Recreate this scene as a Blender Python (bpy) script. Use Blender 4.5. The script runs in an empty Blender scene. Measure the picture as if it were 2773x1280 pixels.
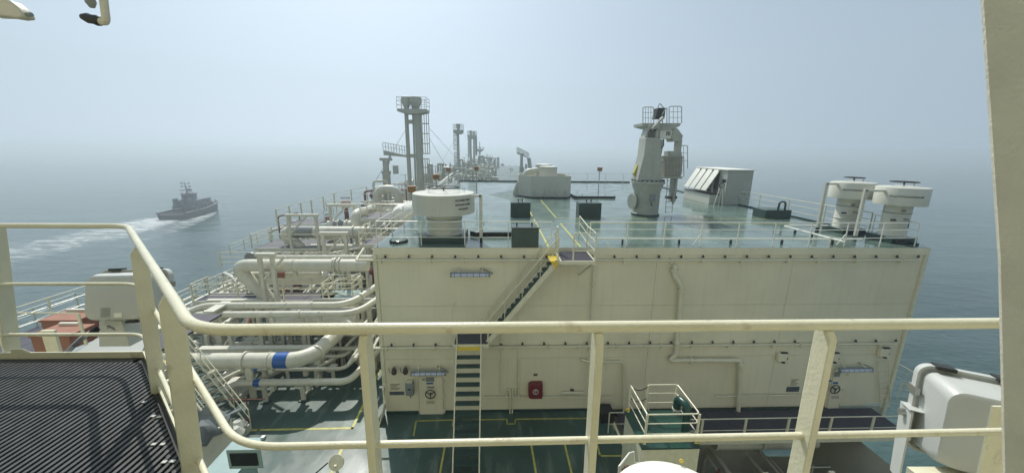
import bpy, math, random
from mathutils import Vector, Matrix
random.seed(7)
S = bpy.context.scene
COL = S.collection
R = math.radians

# ------------------------------------------------------------------ camera
F = 1000.0; CX, CY = 1386.5, 640.0; TH = .0105          # focal length and centre in photograph pixels
_u, _v = (1350-CX)+TH*(408-CY), (408-CY)-TH*(1350-CX)    # the ship's long axis vanishes at 1350, 408
PIT = math.atan(-_v/F); YAW = math.atan(-_u/F*math.cos(PIT))
cp, sp, cs, ss = math.cos(PIT), math.sin(PIT), math.cos(YAW), math.sin(YAW)
fw = Vector((ss*cp, cs*cp, -sp)); r0 = Vector((cs, -ss, 0)); u0 = Vector((ss*sp, cs*sp, cp))
rt = r0*math.cos(TH)+u0*math.sin(TH); up = u0*math.cos(TH)-r0*math.sin(TH)
cam_d = bpy.data.cameras.new('camera'); cam = bpy.data.objects.new('camera', cam_d); COL.objects.link(cam)
cam.matrix_world = Matrix((rt, up, -fw)).transposed().to_4x4()
cam_d.sensor_fit = 'HORIZONTAL'; cam_d.sensor_width = 36; cam_d.lens = 36*F/2773
cam_d.clip_start = .05; cam_d.clip_end = 30000
S.camera = cam
def P(x, y, X=None, Y=None, Z=None):
    """where the sight line through a spot of the photograph meets a real plane of the ship"""
    d = fw+rt*((x-CX)/F)+up*((CY-y)/F)
    t = X/d[0] if X is not None else Y/d[1] if Y is not None else Z/d[2]
    return d*t

# ------------------------------------------------------------------ light
SUN_EL, SUN_AZ = 52, -20                                 # azimuth from the bow, to port
W = bpy.data.worlds.new('World'); S.world = W; W.use_nodes = True
nt = W.node_tree; nt.nodes.clear()
out = nt.nodes.new('ShaderNodeOutputWorld'); bg = nt.nodes.new('ShaderNodeBackground')
sky = nt.nodes.new('ShaderNodeTexSky'); sky.sky_type = 'NISHITA'; sky.sun_disc = False
sky.sun_elevation = R(SUN_EL); sky.sun_rotation = R(SUN_AZ)
sky.air_density = 1.2; sky.dust_density = 4.0; sky.ozone_density = 1.5; sky.altitude = 0
mx = nt.nodes.new('ShaderNodeMix'); mx.data_type = 'RGBA'; mx.inputs[0].default_value = .80
bw = nt.nodes.new('ShaderNodeRGBToBW'); nt.links.new(sky.outputs[0], bw.inputs[0]); tn = nt.nodes.new('ShaderNodeVectorMath'); tn.operation = 'SCALE'; tn.inputs[0].default_value = (.86, 1.0, 1.13)
nt.links.new(bw.outputs[0], tn.inputs['Scale']); nt.links.new(tn.outputs[0], mx.inputs[7])           # milky haze takes the strong colour out of the clear sky
tcw = nt.nodes.new('ShaderNodeTexCoord'); sx_ = nt.nodes.new('ShaderNodeSeparateXYZ'); cb_ = nt.nodes.new('ShaderNodeCombineXYZ')
cl_ = nt.nodes.new('ShaderNodeMath'); cl_.operation = 'MAXIMUM'; cl_.inputs[1].default_value = .15     # the haze layer carries the sky's colour down to the horizon
nt.links.new(tcw.outputs['Generated'], sx_.inputs[0]); nt.links.new(sx_.outputs[0], cb_.inputs[0]); nt.links.new(sx_.outputs[1], cb_.inputs[1]); nt.links.new(sx_.outputs[2], cl_.inputs[0]); nt.links.new(cl_.outputs[0], cb_.inputs[2])
nz_ = nt.nodes.new('ShaderNodeVectorMath'); nz_.operation = 'NORMALIZE'; nt.links.new(cb_.outputs[0], nz_.inputs[0]); nt.links.new(nz_.outputs[0], sky.inputs[0])
nt.links.new(sky.outputs[0], mx.inputs[6])
m2 = nt.nodes.new('ShaderNodeMix'); m2.data_type = 'RGBA'; m2.inputs[0].default_value = .35; m2.inputs[7].default_value = (5.3, 7.0, 8.5, 1)
nt.links.new(mx.outputs[2], m2.inputs[6]); nt.links.new(m2.outputs[2], bg.inputs[0])
bg.inputs[1].default_value = .106
nt.links.new(bg.outputs[0], out.inputs[0])
sd = bpy.data.lights.new('sun', 'SUN'); sd.energy = 3.6; sd.angle = R(.6); sd.color = (1, .96, .88)
sun = bpy.data.objects.new('sun', sd); COL.objects.link(sun)
sv = Vector((math.sin(R(SUN_AZ))*math.cos(R(SUN_EL)), math.cos(R(SUN_AZ))*math.cos(R(SUN_EL)), math.sin(R(SUN_EL))))
sun.rotation_euler = sv.to_track_quat('Z', 'Y').to_euler()
S.view_settings.view_transform = 'Standard'; S.view_settings.look = 'None'
S.view_settings.exposure = 0.05; S.view_settings.gamma = 1; S.view_settings.use_curve_mapping = False

# ------------------------------------------------------------------ materials
def mat(name, col, rough=.5, metal=0, var=.12, scale=3.0, bump=0, bscale=40, streak=0, rust=0, spec=.5, detail=6):
    m = bpy.data.materials.new(name); m.use_nodes = True; t = m.node_tree; b = t.nodes['Principled BSDF']
    b.inputs['Roughness'].default_value = rough; b.inputs['Metallic'].default_value = metal
    b.inputs['Specular IOR Level'].default_value = spec
    tc = t.nodes.new('ShaderNodeTexCoord'); geo = t.nodes.new('ShaderNodeNewGeometry')
    n = t.nodes.new('ShaderNodeTexNoise'); n.inputs['Scale'].default_value = scale; n.inputs['Detail'].default_value = detail
    t.links.new(geo.outputs['Position'], n.inputs['Vector'])
    cr = t.nodes.new('ShaderNodeValToRGB')
    c0 = [max(0, c*(1-var)) for c in col]; c1 = [min(1, c*(1+var)) for c in col]
    cr.color_ramp.elements[0].position = .3; cr.color_ramp.elements[0].color = (*c0, 1)
    cr.color_ramp.elements[1].position = .7; cr.color_ramp.elements[1].color = (*c1, 1)
    t.links.new(n.outputs[0], cr.inputs[0]); last = cr.outputs[0]
    def overlay(last, sc, lo, hi, colr, amt):
        mp = t.nodes.new('ShaderNodeMapping'); mp.inputs['Scale'].default_value = sc
        t.links.new(geo.outputs['Position'], mp.inputs[0])
        n2 = t.nodes.new('ShaderNodeTexNoise'); n2.inputs['Scale'].default_value = 1; n2.inputs['Detail'].default_value = 5
        t.links.new(mp.outputs[0], n2.inputs['Vector'])
        mr = t.nodes.new('ShaderNodeMapRange'); mr.inputs[1].default_value = lo; mr.inputs[2].default_value = hi; mr.inputs[4].default_value = amt
        t.links.new(n2.outputs[0], mr.inputs[0])
        k = t.nodes.new('ShaderNodeMix'); k.data_type = 'RGBA'; k.inputs[7].default_value = (*colr, 1)
        t.links.new(mr.outputs[0], k.inputs[0]); t.links.new(last, k.inputs[6]); return k.outputs[2]
    if streak: last = overlay(last, (5, 5, .35), .5, .75, [c*.55 for c in col], streak)
    if rust: last = overlay(last, (9, 9, 5), .63, .71, (.22, .10, .045), rust)
    t.links.new(last, b.inputs['Base Color'])
    if bump:
        nb = t.nodes.new('ShaderNodeTexNoise'); nb.inputs['Scale'].default_value = bscale; nb.inputs['Detail'].default_value = 3
        t.links.new(geo.outputs['Position'], nb.inputs['Vector'])
        bp = t.nodes.new('ShaderNodeBump'); bp.inputs['Strength'].default_value = bump; bp.inputs['Distance'].default_value = .02
        t.links.new(nb.outputs[0], bp.inputs['Height']); t.links.new(bp.outputs[0], b.inputs['Normal'])
    return m
M = {}
M['cream'] = mat('cream_gloss_paint', (.68, .655, .49), .27, var=.05, scale=6, bump=.12, bscale=70, rust=.35, streak=.2)
M['wall'] = mat('cream_wall_paint', (.73, .685, .51), .42, var=.07, scale=.5, streak=.14, bump=.6, bscale=.9)
M['post'] = mat('window_frame_paint', (.60, .57, .46), .55, var=.08, scale=9, streak=.2, bump=.22, bscale=90)
M['pipe'] = mat('pipe_paint', (.60, .59, .49), .40, var=.07, scale=2.5, streak=.12, rust=.25)
M['white'] = mat('white_paint', (.78, .77, .68), .38, var=.05, scale=2, streak=.12, rust=.1)
M['vent'] = mat('vent_paint', (.55, .55, .47), .40, var=.04, scale=1.5, streak=.12, rust=.1)
M['far'] = mat('mast_paint', (.42, .43, .37), .5, var=.06, scale=1, streak=.15)
M['dark_grating'] = mat('grating_grey', (.048, .046, .062), .6, var=.25, scale=8)
M['grating_bar'] = mat('grating_bar_grey', (.05, .054, .054), .5, var=.35, scale=14)
M['black'] = mat('black_rubber', (.018, .02, .018), .5, var=.2)
M['dgreen'] = mat('dark_green_paint', (.022, .055, .045), .35, var=.15)
M['green'] = mat('green_pipe_paint', (.012, .052, .038), .3, var=.1)
M['tread'] = mat('stair_tread_green', (.03, .065, .055), .5, var=.2, scale=9)
M['blue'] = mat('blue_band_paint', (.012, .09, .33), .35, var=.1)
M['orange'] = mat('orange_paint', (.29, .12, .068), .55, var=.12, streak=.2)
M['lampor'] = mat('floodlight_orange', (.28, .13, .04), .5, var=.15, scale=8)
M['red'] = mat('red_box_paint', (.15, .014, .018), .4, var=.1)
M['redrust'] = mat('valve_red_brown', (.17, .07, .05), .55, var=.2, scale=8)
M['yellow'] = mat('yellow_paint', (.72, .52, .04), .45, var=.1, scale=9)
M['yline'] = mat('yellow_line_paint', (.44, .41, .08), .5, var=.22, scale=5)
M['brown'] = mat('dark_brown', (.05, .028, .02), .5)
M['grey'] = mat('grey_metal', (.22, .24, .24), .4, var=.1)
M['steel'] = mat('steel', (.42, .43, .42), .3, metal=.8, var=.1)
M['plastic'] = mat('grey_white_plastic', (.47, .485, .455), .42, var=.04, scale=1.5, streak=.06, bump=.08, bscale=60)
M['cabin'] = mat('pale_green_paint', (.26, .37, .36), .38, var=.06, streak=.15)
M['glass'] = mat('dark_glass', (.01, .012, .014), .06, var=0)
M['tube'] = mat('lamp_tube_plastic', (.50, .54, .66), .2, var=.08, scale=12)
M['hull'] = mat('tug_hull_black', (.010, .014, .02), .5, var=.2)
M['tugw'] = mat('tug_white', (.075, .095, .11), .5, var=.25)
M['canvas'] = mat('grey_canvas', (.12, .14, .14), .7, var=.2, bump=.6, bscale=9)
M['browncage'] = mat('brown_grey_paint', (.34, .31, .25), .5, var=.1)
M['crane'] = mat('shade_grey_paint', (.40, .41, .35), .45, var=.08, scale=2, streak=.3, rust=.2)  # vent paint made darker, with shade put into its colour
M['text'] = mat('black_lettering', (.02, .02, .02), .5, var=0)
M['wtext'] = mat('white_lettering', (.75, .75, .72), .5, var=0)

def deck_mat(name, col, rough, wet):
    m = bpy.data.materials.new(name); m.use_nodes = True; t = m.node_tree; b = t.nodes['Principled BSDF']
    geo = t.nodes.new('ShaderNodeNewGeometry')
    def noise(sc, det=6, vec=(1, 1, 1)):
        mp = t.nodes.new('ShaderNodeMapping'); mp.inputs['Scale'].default_value = vec
        t.links.new(geo.outputs['Position'], mp.inputs[0])
        n = t.nodes.new('ShaderNodeTexNoise'); n.inputs['Scale'].default_value = sc; n.inputs['Detail'].default_value = det
        t.links.new(mp.outputs[0], n.inputs['Vector']); return n.outputs[0]
    def rng(x, a, c, lo, hi):
        r = t.nodes.new('ShaderNodeMapRange'); t.links.new(x, r.inputs[0])
        for i, v in zip((1, 2, 3, 4), (a, c, lo, hi)): r.inputs[i].default_value = v
        return r.outputs[0]
    cr = t.nodes.new('ShaderNodeValToRGB')
    cr.color_ramp.elements[0].position = .32; cr.color_ramp.elements[0].color = (*[c*.72 for c in col], 1)
    cr.color_ramp.elements[1].position = .68; cr.color_ramp.elements[1].color = (*[c*1.25 for c in col], 1)
    t.links.new(noise(.55, 9), cr.inputs[0])
    k = t.nodes.new('ShaderNodeMix'); k.data_type = 'RGBA'; k.inputs[7].default_value = (.20, .25, .21, 1)
    t.links.new(rng(noise(2.6, 8, (1, .25, 1)), .54, .74, 0, .5), k.inputs[0]); t.links.new(cr.outputs[0], k.inputs[6])
    t.links.new(k.outputs[2], b.inputs['Base Color'])
    t.links.new(rng(noise(.8, 7), .35, .65, rough*(1-wet), rough*(1+wet)), b.inputs['Roughness'])
    bp = t.nodes.new('ShaderNodeBump'); bp.inputs['Strength'].default_value = .25; bp.inputs['Distance'].default_value = .02
    t.links.new(noise(1.6, 4, (1, .5, 1)), bp.inputs['Height']); t.links.new(bp.outputs[0], b.inputs['Normal'])
    return m
M['deck'] = deck_mat('green_deck_paint', (.038, .08, .065), .40, .3)
M['trunk'] = deck_mat('glossy_green_deck_paint', (.10, .15, .125), .17, .5)

# ------------------------------------------------------------------ mesh helpers
class MB:
    def __init__(s): s.v = []; s.f = []
    def add(s, v, f):
        n = len(s.v); s.v += [tuple(q) for q in v]; s.f += [tuple(n+i for i in q) for q in f]; return s
    def box(s, c, d, m=None):
        x, y, z = d[0]/2, d[1]/2, d[2]/2
        q = [Vector((a, b, e)) for e in (-z, z) for a, b in ((-x, -y), (x, -y), (x, y), (-x, y))]
        if m: q = [m @ w for w in q]
        c = Vector(c)
        return s.add([w+c for w in q], [(3, 2, 1, 0), (4, 5, 6, 7), (0, 1, 5, 4), (1, 2, 6, 5), (2, 3, 7, 6), (3, 0, 4, 7)])
    def b2(s, a, b):                                      # box between two corners
        a, b = Vector(a), Vector(b); return s.box((a+b)/2, [abs(w) for w in (b-a)])
    def bar(s, p, q, w, h, ref=(0, 0, 1)):
        p, q = Vector(p), Vector(q); d = (q-p); L = d.length
        if L < 1e-6: return s
        d.normalize(); ref = Vector(ref)
        if abs(d.dot(ref)) > .99: ref = Vector((0, 1, 0))
        a = d.cross(ref).normalized(); b = a.cross(d)
        m = Matrix((a, d, b)).transposed()
        return s.box((p+q)/2, (w, L, h), m)
    def tube(s, pts, r, n=8, caps=True, closed=False):
        pts = [Vector(p) for p in pts]; N = len(pts); rr = r if isinstance(r, (list, tuple)) else [r]*N
        V = []; prev = None
        for i, p in enumerate(pts):
            if closed: t = (pts[(i+1) % N]-pts[i-1])
            else: t = pts[min(i+1, N-1)]-pts[max(i-1, 0)]
            t.normalize()
            if prev is None:
                a = Vector((0, 0, 1)) if abs(t.z) < .9 else Vector((1, 0, 0)); a = (a-t*a.dot(t)).normalized()
            else:
                a = (prev-t*prev.dot(t))
                a = a.normalized() if a.length > 1e-6 else prev
            prev = a; b = t.cross(a)
            V += [p+(a*math.cos(k*2*math.pi/n)+b*math.sin(k*2*math.pi/n))*rr[i] for k in range(n)]
        Fc = [(i*n+k, i*n+(k+1) % n, (i+1)*n+(k+1) % n, (i+1)*n+k) for i in range(N-1) for k in range(n)]
        if closed: Fc += [((N-1)*n+k, (N-1)*n+(k+1) % n, (k+1) % n, k) for k in range(n)]
        elif caps: Fc += [tuple(range(n))[::-1], tuple((N-1)*n+k for k in range(n))]
        return s.add(V, Fc)
    def cyl(s, p, q, r, n=16): return s.tube([p, q], r, n)
    def lathe(s, c, prof, n=32, axis=None):               # prof: (radius, height) from the base upwards
        c = Vector(c); V = []
        m = Vector((0, 0, 1)).rotation_difference(Vector(axis)).to_matrix() if axis else Matrix.Identity(3)
        for r, h in prof: V += [c+m @ Vector((r*math.cos(k*2*math.pi/n), r*math.sin(k*2*math.pi/n), h)) for k in range(n)]
        Fc = [(i*n+k, i*n+(k+1) % n, (i+1)*n+(k+1) % n, (i+1)*n+k) for i in range(len(prof)-1) for k in range(n)]
        Fc += [tuple(range(n))[::-1], tuple((len(prof)-1)*n+k for k in range(n))]
        return s.add(V, Fc)
    def prism(s, poly, d):                                # polygon pushed along d
        d = Vector(d); a = [Vector(p) for p in poly]; n = len(a)
        nr = Vector((0, 0, 0))
        for i in range(n): nr += a[i].cross(a[(i+1) % n])
        if nr.dot(d) > 0: a = a[::-1]
        return s.add(a+[p+d for p in a], [tuple(range(n)), tuple(range(n, 2*n))[::-1]]+[((i+1) % n, i, n+i, n+(i+1) % n) for i in range(n)])
    def ring(s, c, R_, r, axis=(0, 0, 1), n=24, k=6):
        c = Vector(c); m = Vector((0, 0, 1)).rotation_difference(Vector(axis)).to_matrix()
        return s.tube([c+m @ Vector((R_*math.cos(i*2*math.pi/n), R_*math.sin(i*2*math.pi/n), 0)) for i in range(n)], r, k, closed=True)
    def build(s, name, m, parent=None, bevel=0, label=None, kind=None):
        me = bpy.data.meshes.new(name)
        if parent is not None: o0 = Vector(parent.get('_w', (0, 0, 0)))
        elif s.v:
            xs, ys, zs = zip(*s.v); o0 = Vector(((min(xs)+max(xs))/2, (min(ys)+max(ys))/2, min(zs)))
        else: o0 = Vector((0, 0, 0))
        me.from_pydata([tuple(Vector(q)-o0) for q in s.v], [], s.f); me.update()
        me.materials.append(M[m] if isinstance(m, str) else m)
        me.shade_smooth(); me.set_sharp_from_angle(angle=R(38))
        o = bpy.data.objects.new(name, me); COL.objects.link(o)
        if parent is not None: o.parent = parent; o['_w'] = parent['_w']
        else: o.location = o0; o['_w'] = o0
        if bevel:
            b = o.modifiers.new('bevel', 'BEVEL'); b.width = bevel; b.segments = 2; b.limit_method = 'ANGLE'; b.angle_limit = R(50)
        if label: o['label'] = label
        if kind: o['kind'] = kind
        return o
def tag(o, label, cat, group=None):
    o['label'] = label; o['category'] = cat
    if group: o['group'] = group
    return o
def thing(name, loc, label, cat, group=None):
    o = bpy.data.objects.new(name, None); COL.objects.link(o); o.location = loc; o['_w'] = tuple(loc)
    o.empty_display_size = .2
    return tag(o, label, cat, group)
def kids(o): return [c for c in bpy.data.objects if c.parent == o]
def copy_tree(o, loc=None, label=None, parent=None, rz=0):
    c = o.copy(); COL.objects.link(c); c.parent = parent
    if parent is None:
        c.location = loc; c['_w'] = tuple(loc); c.rotation_euler.z = rz
        if label: c['label'] = label
    for ch in kids(o): copy_tree(ch, parent=c)
    return c
def share(src, loc_offset, parent):                       # a further alike part of the same thing
    c = src.copy(); COL.objects.link(c); c.parent = parent; c.location = Vector(src.location)+Vector(loc_offset); return c
def rnd_path(pts, r=.3, n=5):                             # round the corners of a path
    pts = [Vector(p) for p in pts]; o = [pts[0]]
    for a, b, c in zip(pts, pts[1:], pts[2:]):
        k = min(r, (a-b).length*.45, (c-b).length*.45); p = b+(a-b).normalized()*k; q = b+(c-b).normalized()*k
        for i in range(n+1):
            t = i/n; o.append(p*(1-t)**2+b*2*t*(1-t)+q*t*t)
    return o+[pts[-1]]
def lerp(a, b, t): return Vector(a)*(1-t)+Vector(b)*t
def text(s, size, m, name='lettering', parent=None, M4=None, extr=.004, fit=None):
    cu = bpy.data.curves.new('t', 'FONT'); cu.body = s; cu.size = size; cu.extrude = extr; cu.align_x = 'CENTER'; cu.align_y = 'CENTER'
    cu.resolution_u = 3
    ob = bpy.data.objects.new('t', cu); COL.objects.link(ob); bpy.context.view_layer.update()
    me = bpy.data.meshes.new_from_object(ob.evaluated_get(bpy.context.evaluated_depsgraph_get()))
    bpy.data.objects.remove(ob); bpy.data.curves.remove(cu)
    if fit:
        w = max(v.co.x for v in me.vertices)-min(v.co.x for v in me.vertices); k = fit/w
        for v in me.vertices: v.co.x *= k
    for v in me.vertices: v.co = fit_fn(v.co, M4) if callable(M4) else M4 @ v.co
    if parent is not None:
        w0 = Vector(parent['_w'])
        for v in me.vertices: v.co -= w0
    me.materials.clear(); me.materials.append(M[m]); me.name = name
    o = bpy.data.objects.new(name, me); COL.objects.link(o)
    if parent is not None: o.parent = parent; o['_w'] = parent['_w']
    return o
def fit_fn(co, fn): return fn(co)
FACE = lambda x, y, z: Matrix.Translation((x, y, z)) @ Matrix.Rotation(R(90), 4, 'X')      # reads from astern
def railing(name, label, pts, h=1.05, mids=(.36, .7), step=1.5, r=.021, m='cream', group=None, cat='railing', close=False, braces=0, postw=.05):
    pts = [Vector(p) for p in pts]
    if close: pts.append(pts[0].copy())
    root = thing(name, pts[0], label, cat, group)
    upv = Vector((0, 0, h))
    MB().tube(rnd_path([p+upv for p in pts], .12, 3), r, 8).build('top_rail', m, root)
    for k in mids: MB().tube(rnd_path([p+Vector((0, 0, k*h)) for p in pts], .12, 3), r*.7, 6).build('mid_rail', m, root)
    src = None; nb = 0
    for i, (a, b) in enumerate(zip(pts, pts[1:])):
        n = max(1, round((b-a).length/step))
        for k in range(n+(1 if i == len(pts)-2 and not close else 0)):
            q = lerp(a, b, k/n); nb += 1
            if src is None:
                src = MB().box(q+Vector((0, 0, h/2)), (postw, postw*.55, h-r)).build('post', m, root); q0 = q
            else: share(src, q-q0, root)
            if braces and nb % braces == 0:
                MB().bar(q+Vector((0, 0, h*.55)), q+Vector((-.28, .1, .02)), .035, .03).build('brace', m, root)
    return root
def struct(o): o['kind'] = 'structure'; return o

# ================================================================== SETTING
SEA = -32.0
sea_m = bpy.data.materials.new('sea_water'); sea_m.use_nodes = True
t = sea_m.node_tree; b = t.nodes['Principled BSDF']; geo = t.nodes.new('ShaderNodeNewGeometry')
b.inputs['Base Color'].default_value = (.035, .085, .085, 1); b.inputs['Roughness'].default_value = .16; b.inputs['IOR'].default_value = 1.33
def _n(sc, vec, det, rot=0):
    mp = t.nodes.new('ShaderNodeMapping'); mp.inputs['Scale'].default_value = vec; mp.inputs['Rotation'].default_value = (0, 0, R(rot))
    t.links.new(geo.outputs['Position'], mp.inputs[0]); n = t.nodes.new('ShaderNodeTexNoise'); n.inputs['Scale'].default_value = sc
    n.inputs['Detail'].default_value = det; n.inputs['Roughness'].default_value = .55; t.links.new(mp.outputs[0], n.inputs['Vector']); return n.outputs[0]
a = t.nodes.new('ShaderNodeMath'); a.operation = 'ADD'; t.links.new(_n(.09, (.45, 1, 1), 4, 14), a.inputs[0])
a3 = t.nodes.new('ShaderNodeMath'); a3.operation = 'MULTIPLY_ADD'; a3.inputs[1].default_value = .30
t.links.new(_n(.55, (.5, 1, 1), 6, -8), a3.inputs[0]); t.links.new(_n(.025, (.3, 1, 1), 3, 5), a3.inputs[2]); t.links.new(a3.outputs[0], a.inputs[1])
bp = t.nodes.new('ShaderNodeBump'); bp.inputs['Strength'].default_value = .8; bp.inputs['Distance'].default_value = 1.5
t.links.new(a.outputs[0], bp.inputs['Height']); t.links.new(bp.outputs[0], b.inputs['Normal'])
cr = t.nodes.new('ShaderNodeValToRGB'); cr.color_ramp.elements[0].position = .35; cr.color_ramp.elements[0].color = (.035, .070, .066, 1)
cr.color_ramp.elements[1].position = .68; cr.color_ramp.elements[1].color = (.07, .125, .115, 1)
t.links.new(_n(.018, (.35, 1, 1), 5, 10), cr.inputs[0]); t.links.new(cr.outputs[0], b.inputs['Base Color'])
SZ = 7000
o = MB().add([(-SZ, -SZ, SEA), (SZ, -SZ, SEA), (SZ, SZ, SEA), (-SZ, SZ, SEA)], [(0, 1, 2, 3)]).build('sea', sea_m); struct(o)

hz = bpy.data.materials.new('haze_air'); hz.use_nodes = True; t = hz.node_tree; t.nodes.clear()
ho = t.nodes.new('ShaderNodeOutputMaterial'); pv = t.nodes.new('ShaderNodeVolumePrincipled')
pv.inputs['Color'].default_value = (.82, .94, 1.0, 1); pv.inputs['Density'].default_value = .0016; pv.inputs['Anisotropy'].default_value = .4
t.links.new(pv.outputs[0], ho.inputs['Volume'])
o = MB().b2((-SZ-50, -SZ-50, SEA-1.5), (SZ+50, SZ+50, 9.0)).build('haze', hz); o['kind'] = 'stuff'

# the ship's hull and decks
ML, MR, DK = -25.3, 16.3, -12.2
CXL = -8.35
outl = [(ML, -6), (MR, -6), (MR, 210), (MR-5, 235), (CXL+7, 252), (CXL, 258), (CXL-7, 252), (ML+3.3, 235), (ML, 210)]
def _hull():
    n = len(outl); g = MB()
    top = [Vector((x, y, DK-.35)) for x, y in outl]; bot = [Vector((CXL+(x-CXL)*(.97 if y < 215 else .8), y if y < 215 else y-6, SEA-1.0)) for x, y in outl]
    g.add(top+bot, [(i, n+i, n+(i+1) % n, (i+1) % n) for i in range(n)]); return g
struct(_hull().build('ship_hull', 'far'))
struct(MB().prism([(ML, -6, DK-.3), (5.3, -6, DK-.3), (5.3, 15.3, DK-.3), (ML, 15.3, DK-.3)], (0, 0, .3)).build('main_deck', 'deck'))
struct(MB().prism([(ML, 15.3, DK-.3), (MR, 15.3, DK-.3)]+[(x, y, DK-.3) for x, y in outl[2:]], (0, 0, .3)).build('forward_deck', 'deck'))
struct(MB().b2((5.3, -6, -16.8), (MR, 15.3, -16.5)).build('lower_deck', 'deck'))
struct(MB().b2((5.27, -6, -16.5), (5.42, 15.3, DK-.01)).build('deck_step', 'wall'))

# painted lines on the main deck
def line_on(pts, z, w, name='deck_line', m='yline', closed=False):
    g = MB(); pts = [Vector(p) for p in pts]
    if closed: pts.append(pts[0])
    for a, c in zip(pts, pts[1:]):
        d = (c-a).normalized(); s_ = Vector((-d.y, d.x, 0))*w/2; e = d*w/2
        g.add([a-e-s_, c+e-s_, c+e+s_, a-e+s_], [(0, 1, 2, 3)])
    for i, v in enumerate(g.v): g.v[i] = (v[0], v[1], z)
    return struct(g.build(name, m))
z1 = DK+.005
line_on([P(*q, Z=DK) for q in ((655, 1166), (700, 1163), (954, 1158), (1029, 1000))], z1, .11)
line_on([P(*q, Z=DK) for q in ((735, 1210), (931, 1202), (905, 1260), (890, 1300))], z1+.001, .11)
line_on([P(*q, Z=DK) for q in ((1120, 1178), (1127, 1139), (1228, 1136), (1226, 1152))], z1, .07)
line_on([P(*q, Z=DK) for q in ((1250, 1151), (1253, 1137), (1373, 1134), (1373, 1147), (1394, 1147), (1396, 1134), (1650, 1131), (1665, 1162))], z1, .07)
line_on([P(*q, Z=DK) for q in ((1182, 1330), (1207, 1196), (1437, 1194), (1460, 1330))], z1, .08)
line_on([P(*q, Z=DK) for q in ((1560, 1330), (1527, 1192), (1614, 1190), (1625, 1233), (1710, 1233))], z1, .08)
line_on([P(*q, Z=DK) for q in ((655, 1166), (640, 1200))], z1+.001, .11)

# ------------------------------------------------------------------ the raised trunk house
HL, HR, HY, HF, TD = -5.3, 19.3, 15.4, 50.0, -4.05
house = thing('deck_house', (7, HY, DK), 'long cream deck house with a glossy green roof deck filling the middle of the ship', 'deck house')
MB().b2((HL+.02, HY+.05, DK+.003), (HR-.9, HF, TD-.3)).build('wall', 'wall', house)
def aftpoly(x0, x1, z0, z1, y0=HY, y1=HY+.05):
    """one plate of the aft wall, its starboard edge leaning in as the side does"""
    return MB().b2((x0, y0, z0), (x1, y1, z1))
xs = [HL, .9, 7.0, 13.2, HR-.02]; zs = [DK+.12, -9.35, -6.75, TD-.33]
for i in range(4):
    for j in range(3):
        aftpoly(xs[i]+.006, xs[i+1]-.006, zs[j]+.005, zs[j+1]-.005).build('wall_panel', 'wall', house)
MB().b2((HL-.03, HY-.05, TD-.32), (HR+.12, HF+.1, TD-.006)).build('deck_edge_band', 'wall', house)
MB().b2((HL-.02, HY-.04, TD-.004), (HR+.1, HF+.09, TD)).build('roof_deck', 'trunk', house, kind='structure')
MB().b2((HL, HY-.02, DK+.004), (5.0, HY+.03, DK+.115)).build('kick_strip', 'dgreen', house)
MB().b2((HR-.10, HY-.09, -14), (HR+.07, HY-.002, TD-.33)).build('corner_pipe', 'cream', house)
MB().b2((HL-.06, HY-.06, DK+1.5), (HL+.1, HY-.002, TD-.33)).build('corner_strip', 'cream', house)
MB().prism([(HR-.1, HY, DK), (HR-.1, HY, -13.2), (16.1, HY, -16.4), (5.4, HY, -16.5), (5.4, HY, DK)], (0, .1, 0)).build('lower_wall', 'crane', house)  # darker paint than the wall above, standing in for shade down here
MB().bar((HR-.15, HY-.06, -13.3), (16.1, HY-.06, -16.4), .14, .14).build('edge_bar', 'cream', house)
# black coaming strips round the forward edge of the roof deck
MB().b2((HL, HF-.15, TD+.001), (HR-1.5, HF, TD+.16)).build('coaming', 'black', house)
MB().b2((HR-.06, HY+.4, TD+.001), (HR+.06, HF, TD+.10)).build('coaming', 'dgreen', house)
MB().prism([(HL+.0, HY-.3, DK+1.5), (HL+.05, HY-.3, DK+.9), (HL-.1, HY-.9, DK+.02), (HL-.1, HY-.05, DK+.02), (HL, HY-.05, DK+1.5)], (.05, 0, 0)).build('corner_bracket', 'cream', house)
# walkway lines on the roof deck
line_on([(2.15, 31.2, 0), (2.18, 15.5, 0)], TD+.005, .085, 'walkway_line')
line_on([(3.58, 20.9, 0), (3.58, 15.5, 0)], TD+.005, .085, 'walkway_line')
line_on([(3.6, 31.2, 0), (3.6, 22.5, 0), (17.5, 22.5, 0)], TD+.005, .07, 'walkway_line')
line_on([(3.58, 20.9, 0), (17.5, 20.9, 0)], TD+.005, .06, 'walkway_line')

# second, paler raised deck further forward, and the centre pipe deck
struct(MB().b2((-6.3, 53, DK), (12.5, 96, -5.3)).build('second_trunk_deck', 'deck'))
struct(MB().b2((-6.3, 104, DK), (12, 190, -7.4)).build('third_trunk_deck', 'deck'))

# bridge front under and behind the viewer
br = thing('bridge_tower', (-8, -4, DK), 'cream front of the bridge tower below and behind the viewpoint', 'building')
MB().b2((-30, -6, DK+.01), (16, -.45, -2.1)).build('front_wall', 'wall', br)
MB().b2((-30, -6, .9), (16, -.45, 3.2)).build('upper_wall', 'wall', br)
MB().b2((-30, -6, -2.09), (16, -3.4, .89)).build('inner_wall', 'wall', br)

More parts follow.
